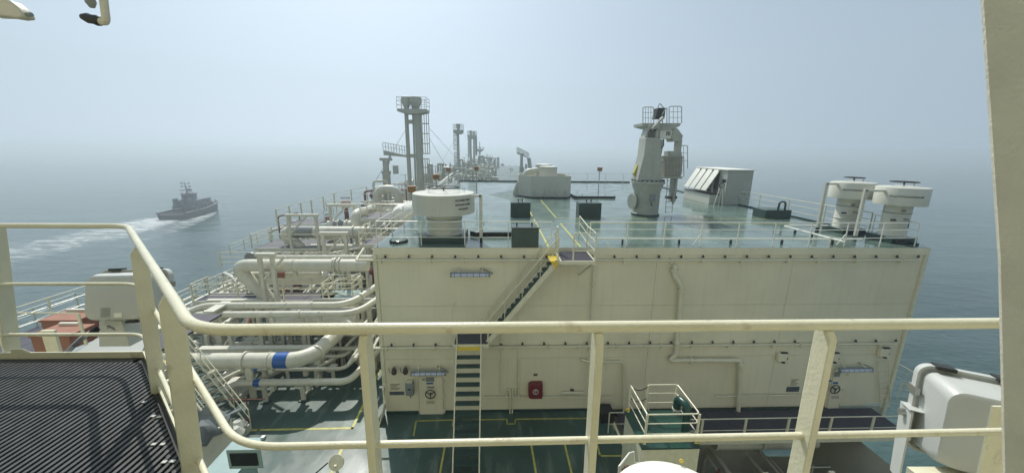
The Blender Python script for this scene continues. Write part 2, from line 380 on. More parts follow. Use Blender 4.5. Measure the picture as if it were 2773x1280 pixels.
# ------------------------------------------------------------------ foreground railing, window post, grating
RZ = -.64
A = Vector((-5.2, 3.12, RZ)); B = Vector((-3.08, 3.12, RZ)); C_ = Vector((-1.10, 1.26, RZ)); D_ = Vector((2.6, 1.27, RZ))
fr = thing('bridge_railing', (-1.1, 1.26, -1.74), 'thick cream pipe railing sweeping across the whole foreground', 'railing')
MB().tube(rnd_path([A, B, C_, D_], .14, 7), .0215, 20).build('top_rail', 'cream', fr)
dz = Vector((0, 0, -.50))
MB().tube(rnd_path([A+dz+Vector((0, -.02, 0)), B+dz+Vector((.0, -.02, 0)), C_+dz+Vector((.08, -.0, 0)), D_+dz], .16, 7), .0145, 14).build('mid_rail', 'cream', fr)
dz = Vector((0, 0, -.93))
MB().tube(rnd_path([A+dz+Vector((0, -.08, 0)), B+dz+Vector((.02, -.10, 0)), C_+dz+Vector((.05, -.05, 0)), D_+dz], .12, 7), .0145, 14).build('low_rail', 'cream', fr)
def stanchion(px, py, Yt, nrm, lean=.0, w=.115, th=.028, zb=-1.85, cut=.03):
    nrm = Vector(nrm).normalized(); side = Vector((nrm.y, -nrm.x, 0))
    tp = P(px, py, Z=RZ-.02); bt = Vector((tp.x, tp.y, zb))-nrm*lean
    g = MB(); a = [tp-nrm*w*.18, tp+nrm*w*.18, tp+nrm*w*.5+Vector((0, 0, -cut)), bt+nrm*w*.5, bt-nrm*w*.5, tp-nrm*w*.5+Vector((0, 0, -cut))]
    g.prism([p-side*th/2 for p in a], side*th); return g.build('stanchion', 'cream', fr, bevel=.004)
for px, py in ((988, 900), (1620, 897), (2240, 890)): stanchion(px, py, 1.25, (0, 1, 0), 0.02, w=.075, th=.03)
dn = Vector((.685, .729, 0))
stanchion(372, 668, 0, dn, .06, w=.085, th=.02, cut=.05); stanchion(457, 792, 0, dn, .06, w=.088, th=.02, cut=.05)
stanchion(-10, 612, 0, (0, 1, 0), .16, w=.11, th=.02)

wp = thing('window_post', (1.1, .75, -1.2), 'broad roughly painted grey cream post at the right edge of the view', 'post')
g = MB(); q0 = P(2648, -60, Y=.80); q1 = P(2700, 700, Y=.80); q2 = P(2715, 1340, Y=.80)
q1.y = q0.y; q2.y = q0.y
q0 = q0+(q0-q1)*2.2; q2 = q2+(q2-q1)*1.2
pth = [q0, lerp(q0, q1, .5)+Vector((.0, 0, 0)), q1, q2]
for s_, e_ in zip(pth, pth[1:]):
    pass
prof = [Vector((0, -.014)), Vector((.014, -.16)), Vector((.30, -.16)), Vector((.30, 0)), Vector((.012, 0))]
V = []; n = len(prof)
for p in pth: V += [(p.x+c.x-.010, p.y+c.y, p.z) for c in prof]
g.add(V, [(i*n+k, i*n+(k+1) % n, (i+1)*n+(k+1) % n, (i+1)*n+k) for i in range(len(pth)-1) for k in range(n)])
g.build('post', 'post', wp)

GZ = -1.74
gr = thing('grating_platform', (-3.6, 2.2, GZ-.1), 'dark slatted grating platform inside the bend of the foreground railing', 'platform')
def edge_y(x):                                             # outer edge of the platform, bent like the railing
    if x < -3.02: return 2.955
    return 2.955-(x+3.02)*(2.955-1.74)/(3.02-1.66)
x = -4.9; k = 0
while x < -1.05:
    y1 = edge_y(x)-.09; x += .0405; k += 1
    if y1 < .3: continue
    MB().b2((x-.0095, -.2, GZ-.035), (x+.0095, y1, GZ)).build('grating_bar', 'grating_bar', gr)
for yy in (.35, .75, 1.15, 1.55, 1.95, 2.35): MB().b2((-4.95, yy, GZ-.075), (-1.66-(yy-1.74)*1.12 if yy > .6 else -.9, yy+.03, GZ-.04)).build('cross_bar', 'black', gr)
eg = [Vector((-5, 2.955, GZ)), Vector((-3.02, 2.955, GZ)), Vector((-1.66, 1.74, GZ)), Vector((-.3, .52, GZ))]
for a, c in zip(eg, eg[1:]):
    MB().bar(a+Vector((0, 0, -.03)), c+Vector((0, 0, -.03)), .012, .15).build('toe_plate', 'cream', gr)
    d = (c-a).normalized(); s_ = Vector((d.y, -d.x, 0))
    MB().bar(a+s_*.045+Vector((0, 0, -.02)), c+s_*.045+Vector((0, 0, -.02)), .07, .02).build('edge_tray', 'black', gr)
MB().prism([(-5, -.4, GZ-.30), (-.2, -.4, GZ-.30), (-.2, .42, GZ-.30), (-1.68, 1.72, GZ-.30), (-3.03, 2.93, GZ-.30), (-5, 2.93, GZ-.30)], (0, 0, .02)).build('dark_sheet', 'black', gr)  # black sheet added to stand for the darkness below the grating
for px, py in ((391, 1088), (415, 1126), (432, 1128), (417, 1202), (440, 1202), (445, 1250), (468, 1248)):
    q = P(px, py, Z=GZ+.004); MB().b2(q+Vector((-.013, -.009, 0)), q+Vector((.013, .009, .004))).build('clip', 'plastic', gr)
# raised plate feet of the railing on the platform edge
MB().prism([P(28, 975, Y=2.95), P(98, 975, Y=2.95), P(82, 955, Y=2.95), P(60, 945, Y=2.95), P(30, 945, Y=2.95)], (0, .012, 0)).build('base_plate', 'cream', gr)

# ================================================================== WALL FITTINGS
WY = HY-.12
def wallx(px, py): return P(px, py, Y=WY)
def spray(yp, label):
    a = wallx(990, yp[0]); c = wallx(2480, yp[1]); z = (a.z+wallx(1600, yp[2]).z)/2
    root = thing('spray_pipe', (HL, WY, z), label, 'pipe', 'spray pipes along the house wall')
    MB().tube(rnd_path([(HL-.9, WY+1.4, z+.15), (HL-.75, WY, z), (HR-.35, WY, z)], .1, 3), .048, 10).build('pipe', 'cream', root)
    x = HL+.5; n0 = None; c0 = None; i = 0
    while x < HR-.3:
        q = Vector((x, WY, z))
        if n0 is None: n0 = MB().cyl(q+Vector((0, 0, .04)), q+Vector((0, 0, .12)), .02, 6).build('nozzle_stub', 'cream', root); b0 = MB().lathe(q+Vector((0, 0, .12)), [(.062, 0), (.045, .05), (.014, .12)], 8).build('nozzle', 'black', root); qs = q
        else: share(n0, q-qs, root); share(b0, q-qs, root)
        x += .985
    x = HL+.28; i = 0
    while x < HR-.5:
        q = Vector((x, WY, z))
        if c0 is None: c0 = MB().b2(q+Vector((-.035, -.07, -.14)), q+Vector((.035, .11, .075))).build('clamp', 'cream', root); qc = q
        else: share(c0, q-qc, root)
        i += 1; x += (1.75, 2.1, 1.4)[i % 3]
    return z
z_up = spray((703, 716, 706), 'horizontal spray pipe with small black nozzles just under the roof edge of the house')
z_lo = spray((944, 930, 936), 'horizontal spray pipe with small black nozzles halfway up the house wall')

def wallpipe(name, label, pix, r, m='cream', cat='pipe', flanges=(), corner=.25, Y=None, group=None):
    pts = [P(a, c, Y=(Y or WY)) for a, c in pix]
    root = thing(name, pts[-1], label, cat, group)
    MB().tube(rnd_path(pts, corner, 4), r, 12).build('pipe', m, root)
    for i, tt in flanges:
        q = lerp(pts[i], pts[i+1], tt); d = (pts[i+1]-pts[i]).normalized()
        MB().cyl(q-d*.04, q+d*.04, r*1.7, 12).build('flange', m, root)
    return root
wallpipe('drain_pipe', 'thick cream drain pipe running down the wall with a sideways jog', [(1828, 716), (1826, 745), (1846, 778), (1834, 912), (1831, 960), (1812, 975), (2002, 975), (2005, 985), (1998, 1132)], .095,
         flanges=((0, .5), (2, .05), (3, .3), (5, .3), (6, .99)), corner=.18, Y=HY-.2)
wallpipe('thin_pipe', 'thin vertical pipe down the wall right of the upper stairs landing', [(1608, 720), (1600, 870), (1590, 1062), (1523, 1064)], .035, flanges=((0, .3), (1, .4), (2, .5)))
wallpipe('thin_pipe', 'bent thin pipe crossing the wall right of the red box then dropping to the deck', [(1572, 972), (1590, 978), (1690, 979), (1689, 1128)], .05, flanges=((1, .2),))
wallpipe('thin_pipe', 'long thin horizontal pipe along the foot of the wall behind the red box', [(1303, 1074), (1660, 1074)], .028)
wallpipe('thin_pipe', 'thin horizontal handrail pipe low on the wall right of the green topped house', [(1938, 1072), (2200, 1068)], .028)
wallpipe('thin_pipe', 'thin pipe looping up and down beside the ladder with its foot on the deck', [(1355, 1075), (1371, 1074), (1372, 1054), (1381, 1054), (1381, 1137)], .035, corner=.12)
wallpipe('thin_pipe', 'pair twin of the looping pipe, its riser ending higher on the wall', [(1405, 975), (1405, 1074), (1396, 1074), (1394, 1054), (1388, 1054), (1387, 1137)], .035, corner=.12)
wallpipe('thin_pipe', 'vertical conduit on the wall just right of the ladder top', [(1356, 905), (1356, 1066)], .028, flanges=((0, .1), (0, .45), (0, .95)))

# small valve group
vg = thing('valve', P(1548, 1060, Y=WY), 'small horizontal valve assembly on the wall right of the red box', 'valve')
MB().cyl(P(1520, 1063, Y=WY), P(1566, 1062, Y=WY), .06, 10).build('body', 'cream', vg)
MB().cyl(P(1548, 1062, Y=WY), P(1549, 1055, Y=WY), .03, 8).build('stem', 'cream', vg); q = P(1549, 1055, Y=WY); MB().box(q, (.16, .1, .05)).build('handle', 'black', vg)

# fluorescent lamps
def lamp(x0, x1, yp, label, up_=.16):
    a = P(x0, yp, Y=HY-.35); c = P(x1, yp, Y=HY-.35); c.z = a.z
    root = thing('wall_light', (a+c)/2, label, 'lamp', 'strip lights on the house wall')
    MB().cyl(a+Vector((.06, 0, 0)), c-Vector((.06, 0, 0)), .075, 12).build('tube_cover', 'tube', root)
    MB().b2(a+Vector((0, .02, .055)), c+Vector((0, .10, .11))).build('housing', 'grey', root)
    for e, s_ in ((a, 1), (c, -1)): MB().cyl(e, e+Vector((.08*s_, 0, 0)), .085, 12).build('end_cap', 'grey', root)
    for k in (.2, .8): q = lerp(a, c, k); MB().bar(q+Vector((0, .05, .1)), (q.x, HY, q.z+up_+.12), .03, .03).build('bracket', 'cream', root)
    n = 6
    for k in range(n): q = lerp(a, c, (k+.7)/(n+.4)); MB().cyl(q+Vector((-.012, 0, 0)), q+Vector((.012, 0, 0)), .078, 10).build('band', 'black', root)
    MB().tube(rnd_path([c+Vector((-.02, .03, .03)), c+Vector((.13, .05, .06)), c+Vector((-.2, .2, .17)), (c.x-.45, HY-.02, c.z+.2)], .1), .014, 5).build('cable', 'black', root)
lamp(1219, 1328, 745, 'strip light high on the wall left of the upper stairs')
lamp(1112, 1208, 1013, 'strip light above the left door beside the ladder')
lamp(2273, 2362, 1003, 'strip light above the right hand door over the platform')

# doors
def door(x0, x1, y0, y1, wx, wy, label, plates):
    a = P(x0, y1, Y=HY-.06); c = P(x1, y0, Y=HY-.06)
    root = thing('door', (a.x, HY-.1, a.z), label, 'door', 'steel doors in the house wall')
    MB().b2((a.x, HY-.10, a.z), (c.x, HY-.002, c.z)).build('leaf', 'wall', root, bevel=.03)
    for s_ in ('l', 'r'):
        x_ = a.x-.04 if s_ == 'l' else c.x+.04
        MB().b2((x_-.02, HY-.05, a.z-.04), (x_+.02, HY-.001, c.z+.04)).build('jamb', 'wall', root)
    for k in (.12, .5, .88): MB().b2((c.x-.01, HY-.14, a.z+(c.z-a.z)*k-.06), (c.x+.09, HY-.055, a.z+(c.z-a.z)*k+.06)).build('hinge', 'cream', root)
    w = P(wx, wy, Y=HY-.2)
    hw = MB().ring(w, .225, .022, (0, 1, 0)).build('handwheel', 'black', root)
    g = MB()
    for an in (30, 150, 270): g.bar(w, w+Vector((.22*math.cos(R(an)), 0, .22*math.sin(R(an)))), .035, .02, (0, 1, 0))
    g.cyl(w+Vector((0, -.03, 0)), w+Vector((0, .12, 0)), .035, 8); g.build('wheel_hub', 'black', hw)
    for (px, py, w_, h_, m) in plates:
        q = P(px, py, Y=HY-.12); MB().b2(q+Vector((-w_/2, 0, -h_/2)), q+Vector((w_/2, .015, h_/2))).build('plate', m, root)
    for k in range(3): q = P(wx, wy+18+k*3.2, Y=HY-.106); MB().b2(q+Vector((-.19, 0, -.009)), q+Vector((.19, .004, .009))).build('printed_line', 'text', root)
    return root
door(1138, 1198, 1020, 1121, 1165.5, 1067, 'cream steel door with a black handwheel left of the ladder', ((1164, 1027, .38, .22, 'grey'), (1164, 1037.5, .3, .08, 'blue'), (1166, 1048, .34, .09, 'grey'), (1147, 1027, .13, .1, 'grey')))
door(2237, 2293, 1000, 1104, 2262, 1053.5, 'cream steel door with a black handwheel above the starboard platform', ((2268, 1013, .28, .26, 'grey'), (2263, 1036, .24, .09, 'blue'), (2246, 1031, .26, .07, 'blue')))

# red hose box with its letter, and the small black sign above
a = P(1431, 1080, Y=HY-.3); c = P(1470, 1040, Y=HY-.3)
rb = thing('fire_box', ((a.x+c.x)/2, HY-.3, a.z), 'dark red fire hose box marked with a circled F', 'fire box')
g = MB(); w = c.x-a.x; h = c.z-a.z; k = .14
g.prism([(a.x+k, HY-.30, a.z), (c.x, HY-.30, a.z), (c.x, HY-.30, c.z), (a.x+k, HY-.30, c.z), (a.x+k*.3, HY-.30, c.z-k*.3), (a.x, HY-.30, c.z-k), (a.x, HY-.30, a.z+k), (a.x+k*.3, HY-.30, a.z+k*.3)], (0, .29, 0)).build('box', 'red', rb, bevel=.02)
MB().ring(((a.x+c.x)/2, HY-.305, (a.z+c.z)/2), .125, .012, (0, 1, 0), 24, 5).build('emblem_ring', 'wtext', rb)
text('F', .2, 'wtext', 'letter', rb, FACE((a.x+c.x)/2, HY-.308, (a.z+c.z)/2))
MB().b2((c.x-.002, HY-.24, a.z+.12), (c.x+.03, HY-.16, a.z+.24)).build('latch', 'grey', rb)
q = P(1450, 1014, Y=HY-.015)
sg = thing('wall_sign', q, 'tiny black number plate above the red box', 'sign'); MB().b2(q+Vector((-.09, 0, -.055)), q+Vector((.09, .01, .055))).build('plate', 'text', sg)
text('P2', .09, 'yline', 'lettering', sg, FACE(q.x, q.y-.003, q.z))

q = P(1109, 1052, Y=HY-.22)
jb = thing('switch_box', q, 'rounded grey switch box on the wall left of the left door', 'switch box')
MB().b2(q+Vector((-.19, -.06, -.34)), q+Vector((.19, .2, .30))).build('box', 'grey', jb, bevel=.05)
MB().b2(q+Vector((-.06, -.075, -.02)), q+Vector((.06, -.058, .04))).build('plate', 'black', jb); MB().cyl(q+Vector((-.0, .05, -.34)), q+Vector((.02, .05, -.5)), .025, 6).build('cable_gland', 'black', jb)
MB().b2(q+Vector((-.14, .0, .3)), q+Vector((.14, .2, .38))).build('bracket', 'cream', jb)
for i, (px, py) in enumerate(((1067, 1003), (1098, 1002))):
    q = P(px, py, Y=HY-.25)
    lp = thing('alarm_lamp', q, ('dark brown bulb shaped lamp nearest the left corner of the wall', 'dark brown bulb shaped lamp beside the strip light over the left door')[i], 'lamp', 'dark alarm lamps')
    MB().lathe(q+Vector((0, 0, -.2)), [(.05, 0), (.11, .05), (.12, .16), (.08, .3), (.03, .38)], 12).build('bulb', 'brown', lp)
    MB().cyl(q+Vector((0, .0, .05)), q+Vector((-.05, .25, .08)), .02, 6).build('bracket', 'cream', lp)
    MB().tube(rnd_path([q+Vector((0, 0, -.15)), q+Vector((-.25, .1, -.15)), q+Vector((-.3, .22, .0))], .1), .012, 5).build('cable', 'black', lp)
def notice(x0, x1, y0, y1, n, label, paper=None):
    a = P(x0, y1, Y=HY-.008); c = P(x1, y0, Y=HY-.008)
    root = thing('notice', a, label, 'notice')
    for k in range(n):
        z = c.z-(c.z-a.z)*(k+.3)/n; MB().b2((a.x+(.03*(k % 2)), HY-.006, z-.012), (c.x-.08*((k*7) % 3), HY-.001, z+.012)).build('printed_line', 'text', root)
    if paper:
        a = P(paper[0], paper[3], Y=HY-.008); c = P(paper[1], paper[2], Y=HY-.008)
        MB().b2((a.x, HY-.008, a.z), (c.x, HY-.001, c.z)).build('paper', 'tugw', root)
notice(1057, 1083, 1038, 1056, 5, 'five lines of black print over a pale notice left of the switch box', (1055, 1094, 1059, 1069))
notice(2139, 2164, 1026, 1044, 5, 'five lines of black print over a pale notice left of the right hand door', (2128, 2166, 1046, 1060))
for px, py, lb in ((2117, 966, 'pale box fitting on the wall midway between the drain pipe and the right door'), (2256, 966, 'pale box fitting on the wall above the right hand door'), (2392, 953, 'pale box fitting on the wall near the starboard corner')):
    q = P(px, py, Y=HY-.12); bx = thing('junction_box', q, lb, 'junction box', 'pale boxes under the lower spray pipe')
    MB().b2(q+Vector((-.22, -.1, -.2)), q+Vector((.2, .118, .22))).build('box', 'wall', bx, bevel=.03)
    MB().b2(q+Vector((-.1, -.1, .225)), q+Vector((.2, .0, .27))).build('hood', 'black', bx); MB().b2(q+Vector((.0, -.12, -.27)), q+Vector((.12, .0, -.215))).build('gland', 'black', bx)
    MB().b2(q+Vector((.205, -.06, -.1)), q+Vector((.27, .02, -.03))).build('latch', 'black', bx)
wl = thing('wall_ladder', P(2395, 1110, Y=HY), 'faint fixed ladder of pale rungs near the starboard corner of the wall', 'ladder')
for k in range(9):
    q = P(2398-k*.9, 1100-k*15, Y=HY-.12); MB().cyl(q+Vector((-.25, 0, 0)), q+Vector((.25, 0, 0)), .016, 6).build('rung', 'cream', wl)
MB().cyl(P(2398, 1104, Y=HY-.12)+Vector((-.26, 0, 0)), P(2391, 975, Y=HY-.12)+Vector((-.26, 0, 0)), .02, 6).build('stile', 'cream', wl)
MB().cyl(P(2398, 1104, Y=HY-.12)+Vector((.26, 0, 0)), P(2391, 975, Y=HY-.12)+Vector((.26, 0, 0)), .02, 6).build('stile', 'cream', wl)
bl = thing('black_block', (5.15, 14.6, DK), 'black bitt block on the deck at the foot of the wall beside the thin pipes', 'block')
MB().b2((4.75, 14.5, DK+.01), (5.35, 15.2, DK+.5)).build('block', 'black', bl)

# ================================================================== STAIRS ON THE HOUSE
def stair(name, label, a, c, width_dir, w, n, tread_m='tread', riser=None, rails=True, top_yellow=True, side=None, sd_=.2):
    """a = foot, c = head (centre line)"""
    a, c = Vector(a), Vector(c); wd = Vector(width_dir).normalized()*w/2
    root = thing(name, a, label, 'stairs')
    run = (c-a); fl = Vector((run.x, run.y, 0)).normalized()
    for s_ in (-1, 1): MB().bar(a+wd*s_, c+wd*s_, .05, sd_, (0, 0, 1)).build('stringer', 'cream', root)
    t0 = None; r0_ = None
    for k in range(1, n+1):
        q = lerp(a, c, k/(n+.4)); dp = .26
        g = MB().box(q, (0.001, .001, .001)) if 0 else MB()
        m4 = Matrix((Vector(width_dir).normalized(), fl, Vector((0, 0, 1)))).transposed()
        if t0 is None: t0 = g.box(q, (w-.06, dp, .04), m4).build('tread', tread_m, root); q0 = q
        elif k == n and top_yellow: MB().box(q, (w-.06, dp, .042), m4).build('tread', 'yellow', root)
        else: share(t0, q-q0, root)
        if riser:
            if r0_ is None: r0_ = MB().box(q+fl*dp*.45-Vector((0, 0, .11)), (w-.06, .02, .13), m4).build('riser', riser, root); qr = q
            else: share(r0_, q-qr, root)
    if rails:
        for s_ in (-1, 1):
            if side and s_ != side: continue
            hh = 1.0
            U = Vector((0, 0, hh)); o_ = wd*s_*1.05
            MB().tube([a+o_+U*.1, a+o_+U, c+o_+U, c+o_+U*.05], .021, 8).build('handrail', 'cream', root)
            MB().tube([a+o_+U*.55, c+o_+U*.55], .014, 6).build('mid_rail', 'cream', root)
            for k in (.25, .5, .75): q = lerp(a, c, k)+o_; MB().cyl(q, q+U, .016, 6).build('post', 'cream', root)
    return root
st = stair('steep_ladder', 'steep cream ladder with dark green treads up to the landing on the house wall', (-1.23, 11.5, DK-.5), (-1.23, 14.15, -7.95), (1, 0, 0), 1.02, 15, riser='wall', rails=False, sd_=.12)
st2 = stair('upper_stairs', 'slanting open stairs with dark treads climbing the wall from landing to roof deck', (-.45, 14.85, -8.0), (2.45, 14.85, -4.35), (0, 1, 0), .85, 15)
ld = thing('stair_landing', (-1.2, 14.8, -8.1), 'small dark landing on the wall between the steep ladder and the upper stairs', 'landing')
MB().b2((-1.85, 14.2, -8.02), (-.45, HY-.14, -7.96)).build('floor', 'dark_grating', ld)
for x_ in (-1.72, -.72):
    MB().tube(rnd_path([(x_, 14.12, -9.2), (x_, 14.12, -7.0), (x_+.0, 14.5, -6.95)], .1), .02, 6).build('grab_rail', 'cream', ld)
MB().b2((-1.9, 14.15, -8.12), (-.4, 14.2, -7.95)).build('edge', 'cream', ld)
MB().tube(rnd_path([(-2.0, 15.3, -7.6), (-2.0, 14.9, -7.6), (-1.95, 14.9, -6.6), (-1.9, 15.3, -6.55)], .1), .02, 6).build('side_rail', 'cream', ld)
up_ = thing('upper_platform', (3.1, 14.7, -4.3), 'small grated platform with rails at the head of the upper stairs', 'platform')
MB().b2((2.45, 13.85, -4.34), (3.85, 13.9, -4.2)).build('edge', 'cream', up_); MB().b2((3.8, 13.9, -4.34), (3.85, HY-.1, -4.2)).build('edge', 'cream', up_)
MB().b2((2.45, 13.9, -4.34), (2.5, HY-.1, -4.2)).build('edge', 'cream', up_)
for k in range(26): x_ = 2.53+k*.05; MB().b2((x_-.013, 13.92, -4.25), (x_+.013, HY-.1, -4.215)).build('grating_bar', 'dark_grating', up_)
MB().b2((2.52, 13.92, -4.36), (3.79, HY-.1, -4.34)).build('dark_sheet', 'black', up_)  # black sheet added so the gaps between the bars look dark
MB().bar((3.75, 13.95, -4.35), (3.55, HY-.02, -5.3), .06, .06).build('strut', 'cream', up_)
railing('platform_railing', 'short railing round the grated platform at the head of the upper stairs', [(2.5, 15.3, -4.2), (2.5, 15.0, -4.2)], 1.1, step=1.5)
railing('platform_railing', 'railing on the starboard and aft edges of the grated upper platform', [(2.95, 13.9, -4.2), (3.82, 13.9, -4.2), (3.82, 15.35, -4.2), (3.82, 17.0, -4.05)], 1.1, step=1.3, postw=.06)
q = P(1489, 702, Y=14.4); MB().prism([(2.1, 14.4, -4.36), (2.45, 14.4, -4.36), (2.4, 14.4, -4.75)], (0, .9, 0)).build('first_step', 'yellow', up_)

# ================================================================== ROOF DECK
railing('aft_railing', 'thin railing along the aft edge of the roof deck, left of the stairs', [(HL+.1, 15.6, TD), (2.3, 15.6, TD)], 1.08, step=2.0, postw=.035, group='railings round the roof deck', m='white')
railing('aft_railing', 'long thin railing along the aft edge of the roof deck, right of the stairs', [(4.0, 15.6, TD), (18.9, 15.6, TD), (19.1, 17.8, TD)], 1.08, step=1.7, postw=.045, group='railings round the roof deck', braces=4, m='white')
railing('side_railing', 'starboard side railing of the roof deck running forward from the two vents', [(19.15, 18, TD), (19.15, 48.5, TD)], 1.15, step=2.9, postw=.06, group='railings round the roof deck')
railing('side_railing', 'port side railing of the roof deck beside the pipes', [(HL+.1, 15.6, TD), (HL+.1, 27, TD), (HL+.1, 49.5, TD)], 1.08, step=2.2, postw=.05, group='railings round the roof deck', m='white')
railing('forward_railing', 'railing along the far forward edge of the roof deck right of the grey coaming', [(7, 49.3, TD), (19.1, 49.3, TD)], 1.2, mids=(.5,), step=2.6, postw=.05, group='railings round the roof deck')
fp = thing('deck_pipe', (11, 16.1, TD), 'low pipe on black feet along the aft edge of the roof deck', 'pipe')
MB().tube([(4.1, 16.0, TD+.24), (16.8, 16.0, TD+.24)], .03, 8).build('pipe', 'white', fp)
for x_ in (5.6, 8.2, 10.6, 13.0, 15.4): MB().b2((x_-.03, 15.95, TD+.005), (x_+.03, 16.05, TD+.2)).build('foot', 'black', fp)
dp = thing('diagonal_pipe', (15, 18, TD), 'white pipe lying diagonally on low feet near the starboard vents', 'pipe')
MB().tube([P(2125, 612, Z=TD+.3), P(2288, 655, Z=TD+.3)], .035, 8).build('pipe', 'white', dp); MB().tube([P(2125, 612, Z=TD+.3), P(2240, 611, Z=TD+.3)], .05, 8).build('pipe', 'white', dp)
for px, py in ((2155, 617), (2200, 628)): q = P(px, py, Z=TD+.3); MB().b2((q.x-.04, q.y-.04, TD), (q.x+.04, q.y+.04, TD+.27)).build('foot', 'black', dp)

def vent(cx, cy, rb, rc, zc0, zc1, label, wheel=.72, base=True, group='mushroom vents on the roof deck', bz=TD, body='vent'):
    root = thing('mushroom_vent', (cx, cy, bz), label, 'vent', group)
    if base: MB().b2((cx-rb*1.25, cy-rb*1.25, bz+.002), (cx+rb*1.25, cy+rb*1.25, bz+.28)).build('base', 'dgreen', root, bevel=.02)
    MB().lathe((cx, cy, bz+.05), [(rb*1.03, 0), (rb*1.03, .25), (rb*1.0, .27), (rb, zc0-bz+.1)], 40).build('body', body, root)
    for k in (.42, .78):
        z = bz+(zc0-bz)*k; MB().ring((cx, cy, z), rb*1.015, .022, n=36, k=6).build('band', 'grey' if k > .5 else 'vent', root)
    MB().lathe((cx, cy, zc0), [(rb*.98, .12), (rc*.985, .02), (rc, 0), (rc, zc1-zc0-.02), (rc*.985, zc1-zc0), (.1, zc1-zc0+.09)], 56).build('cap', body, root)
    if wheel:
        wh = MB().ring((cx, cy, zc1+.24), wheel, .022, n=36).build('handwheel', 'black', root)
        g = MB()
        for an in range(0, 360, 90): g.bar((cx, cy, zc1+.22), (cx+wheel*math.cos(R(an+20)), cy+wheel*math.sin(R(an+20)), zc1+.24), .035, .015)
        g.cyl((cx, cy, zc1), (cx, cy, zc1+.26), .035, 8); g.build('wheel_hub', 'black', wh)
        for dx in (.62, .68): MB().cyl((cx+rc*dx, cy+.1, zc1), (cx+rc*dx, cy+.1, zc1+.22), .012, 5).build('rod', 'grey', root)
    return root
def wrap(cx, cy, r, z, a0):
    def f(co):
        a = a0+co.x/r; return Vector((cx+(r+.006+co.z)*math.sin(a), cy-(r+.006+co.z)*math.cos(a), z+co.y))
    return f
v1 = P(1204, 650, Z=TD); vy = v1.y+.35; vx = P(1204, 600, Y=vy).x
zc0 = P(1204, 587, Y=vy-1.38).z; zc1 = P(1204, 531, Y=vy-1.38).z
V1 = vent(vx, vy, .80, 1.40, zc0, zc1, 'widest mushroom vent, on the port side of the roof deck with three lines of print')
for k, (s_, dw) in enumerate((('MACHINERY SPACE', .8), ('NITROGEN CLUSTER', .82), ('MOTOR ROOM', .5))):
    text(s_, .13, 'text', 'lettering', V1, wrap(vx, vy, 1.40, (zc0+zc1)/2+.22-k*.19, .78), fit=dw)
def arm(px0, py0, px1, py1, Yp, tox, label, hz_=True):
    a = P(px0, py0, Z=TD); c = P(px1, py1, Y=a.y); root = thing('vent_bracket', (a.x, a.y, TD), label, 'bracket', 'lever posts beside the vents')
    MB().b2((a.x-.07, a.y-.05, TD+.25), (a.x+.07, a.y+.05, c.z)).build('post', 'vent', root); MB().b2((a.x-.06, a.y-.06, TD), (a.x+.06, a.y+.06, TD+.25)).build('foot', 'black', root)
    MB().b2((min(a.x, tox), a.y-.05, c.z-.12), (max(a.x, tox), a.y+.05, c.z-.03)).build('arm', 'vent', root)
    for k in range(5): z = TD+.45+k*.33; MB().b2((a.x-.015, a.y-.056, z), (a.x+.015, a.y-.052, z+.05)).build('bolt_hole', 'white', root)
    return root
arm(1303, 655, 1296, 526, 0, vx+1.3, 'tall post with lever arm at the right of the widest vent')
v2x, v2y = P(2283, 622, Z=TD).x, 18.75; z20 = P(2300, 541, Y=v2y-.9).z; z21 = P(2300, 497, Y=v2y-.9).z
v2x = P(2297, 560, Y=v2y).x
V2 = vent(v2x, v2y, .50, .93, z20, z21, 'mushroom vent second from the starboard rail, partly behind its neighbour', wheel=.42)
text('BALLAST MOTOR ROOM SUP. FAN', .12, 'text', 'lettering', V2, wrap(v2x, v2y, .93, (z20+z21)/2+.05, -.62), fit=1.0)
v3x, v3y = 0, 16.75; z30 = P(2425, 560, Y=v3y-.9).z; z31 = P(2425, 511, Y=v3y-.9).z; v3x = P(2428, 580, Y=v3y).x
V3 = vent(v3x, v3y, .50, .95, z30, z31, 'mushroom vent nearest the starboard aft corner of the roof deck', wheel=.5)
text('BALLAST MOTOR ROOM SUP. FAN', .12, 'text', 'lettering', V3, wrap(v3x, v3y, .95, (z30+z31)/2+.02, -.62), fit=1.15)
arm(2212, 628, 2230, 494, 0, v2x-.7, 'lever post left of the second starboard vent')
arm(2313, 652, 2343, 512, 0, v3x-.75, 'lever post between the two starboard vents')
for vx_, vy_, lb in ((v2x, v2y, 'small motor box with looping cables on the second starboard vent'), (v3x, v3y, 'small motor box with looping cables on the corner vent')):
    q = Vector((vx_-.42, vy_-.5, TD+1.1)); mb_ = thing('motor_box', q, lb, 'motor box', 'motor boxes on the starboard vents')
    MB().box(q, (.26, .2, .24)).build('box', 'vent', mb_, bevel=.02); MB().cyl(q+Vector((-.1, 0, 0)), q+Vector((-.35, 0, 0)), .045, 8).build('gland', 'black', mb_)
    MB().tube(rnd_path([q+Vector((.1, -.05, .05)), q+Vector((.45, -.1, .05)), q+Vector((.45, -.1, -.35))], .15), .02, 6).build('cable', 'black', mb_)
    MB().box(q+Vector((.2, .02, .42)), (.2, .02, .12)).build('plate', 'grey', mb_)
    MB().b2((vx_-.5, vy_-.75, TD+.02), (vx_+.1, vy_-.55, TD+.2)).build('cable_tray', 'black', mb_)

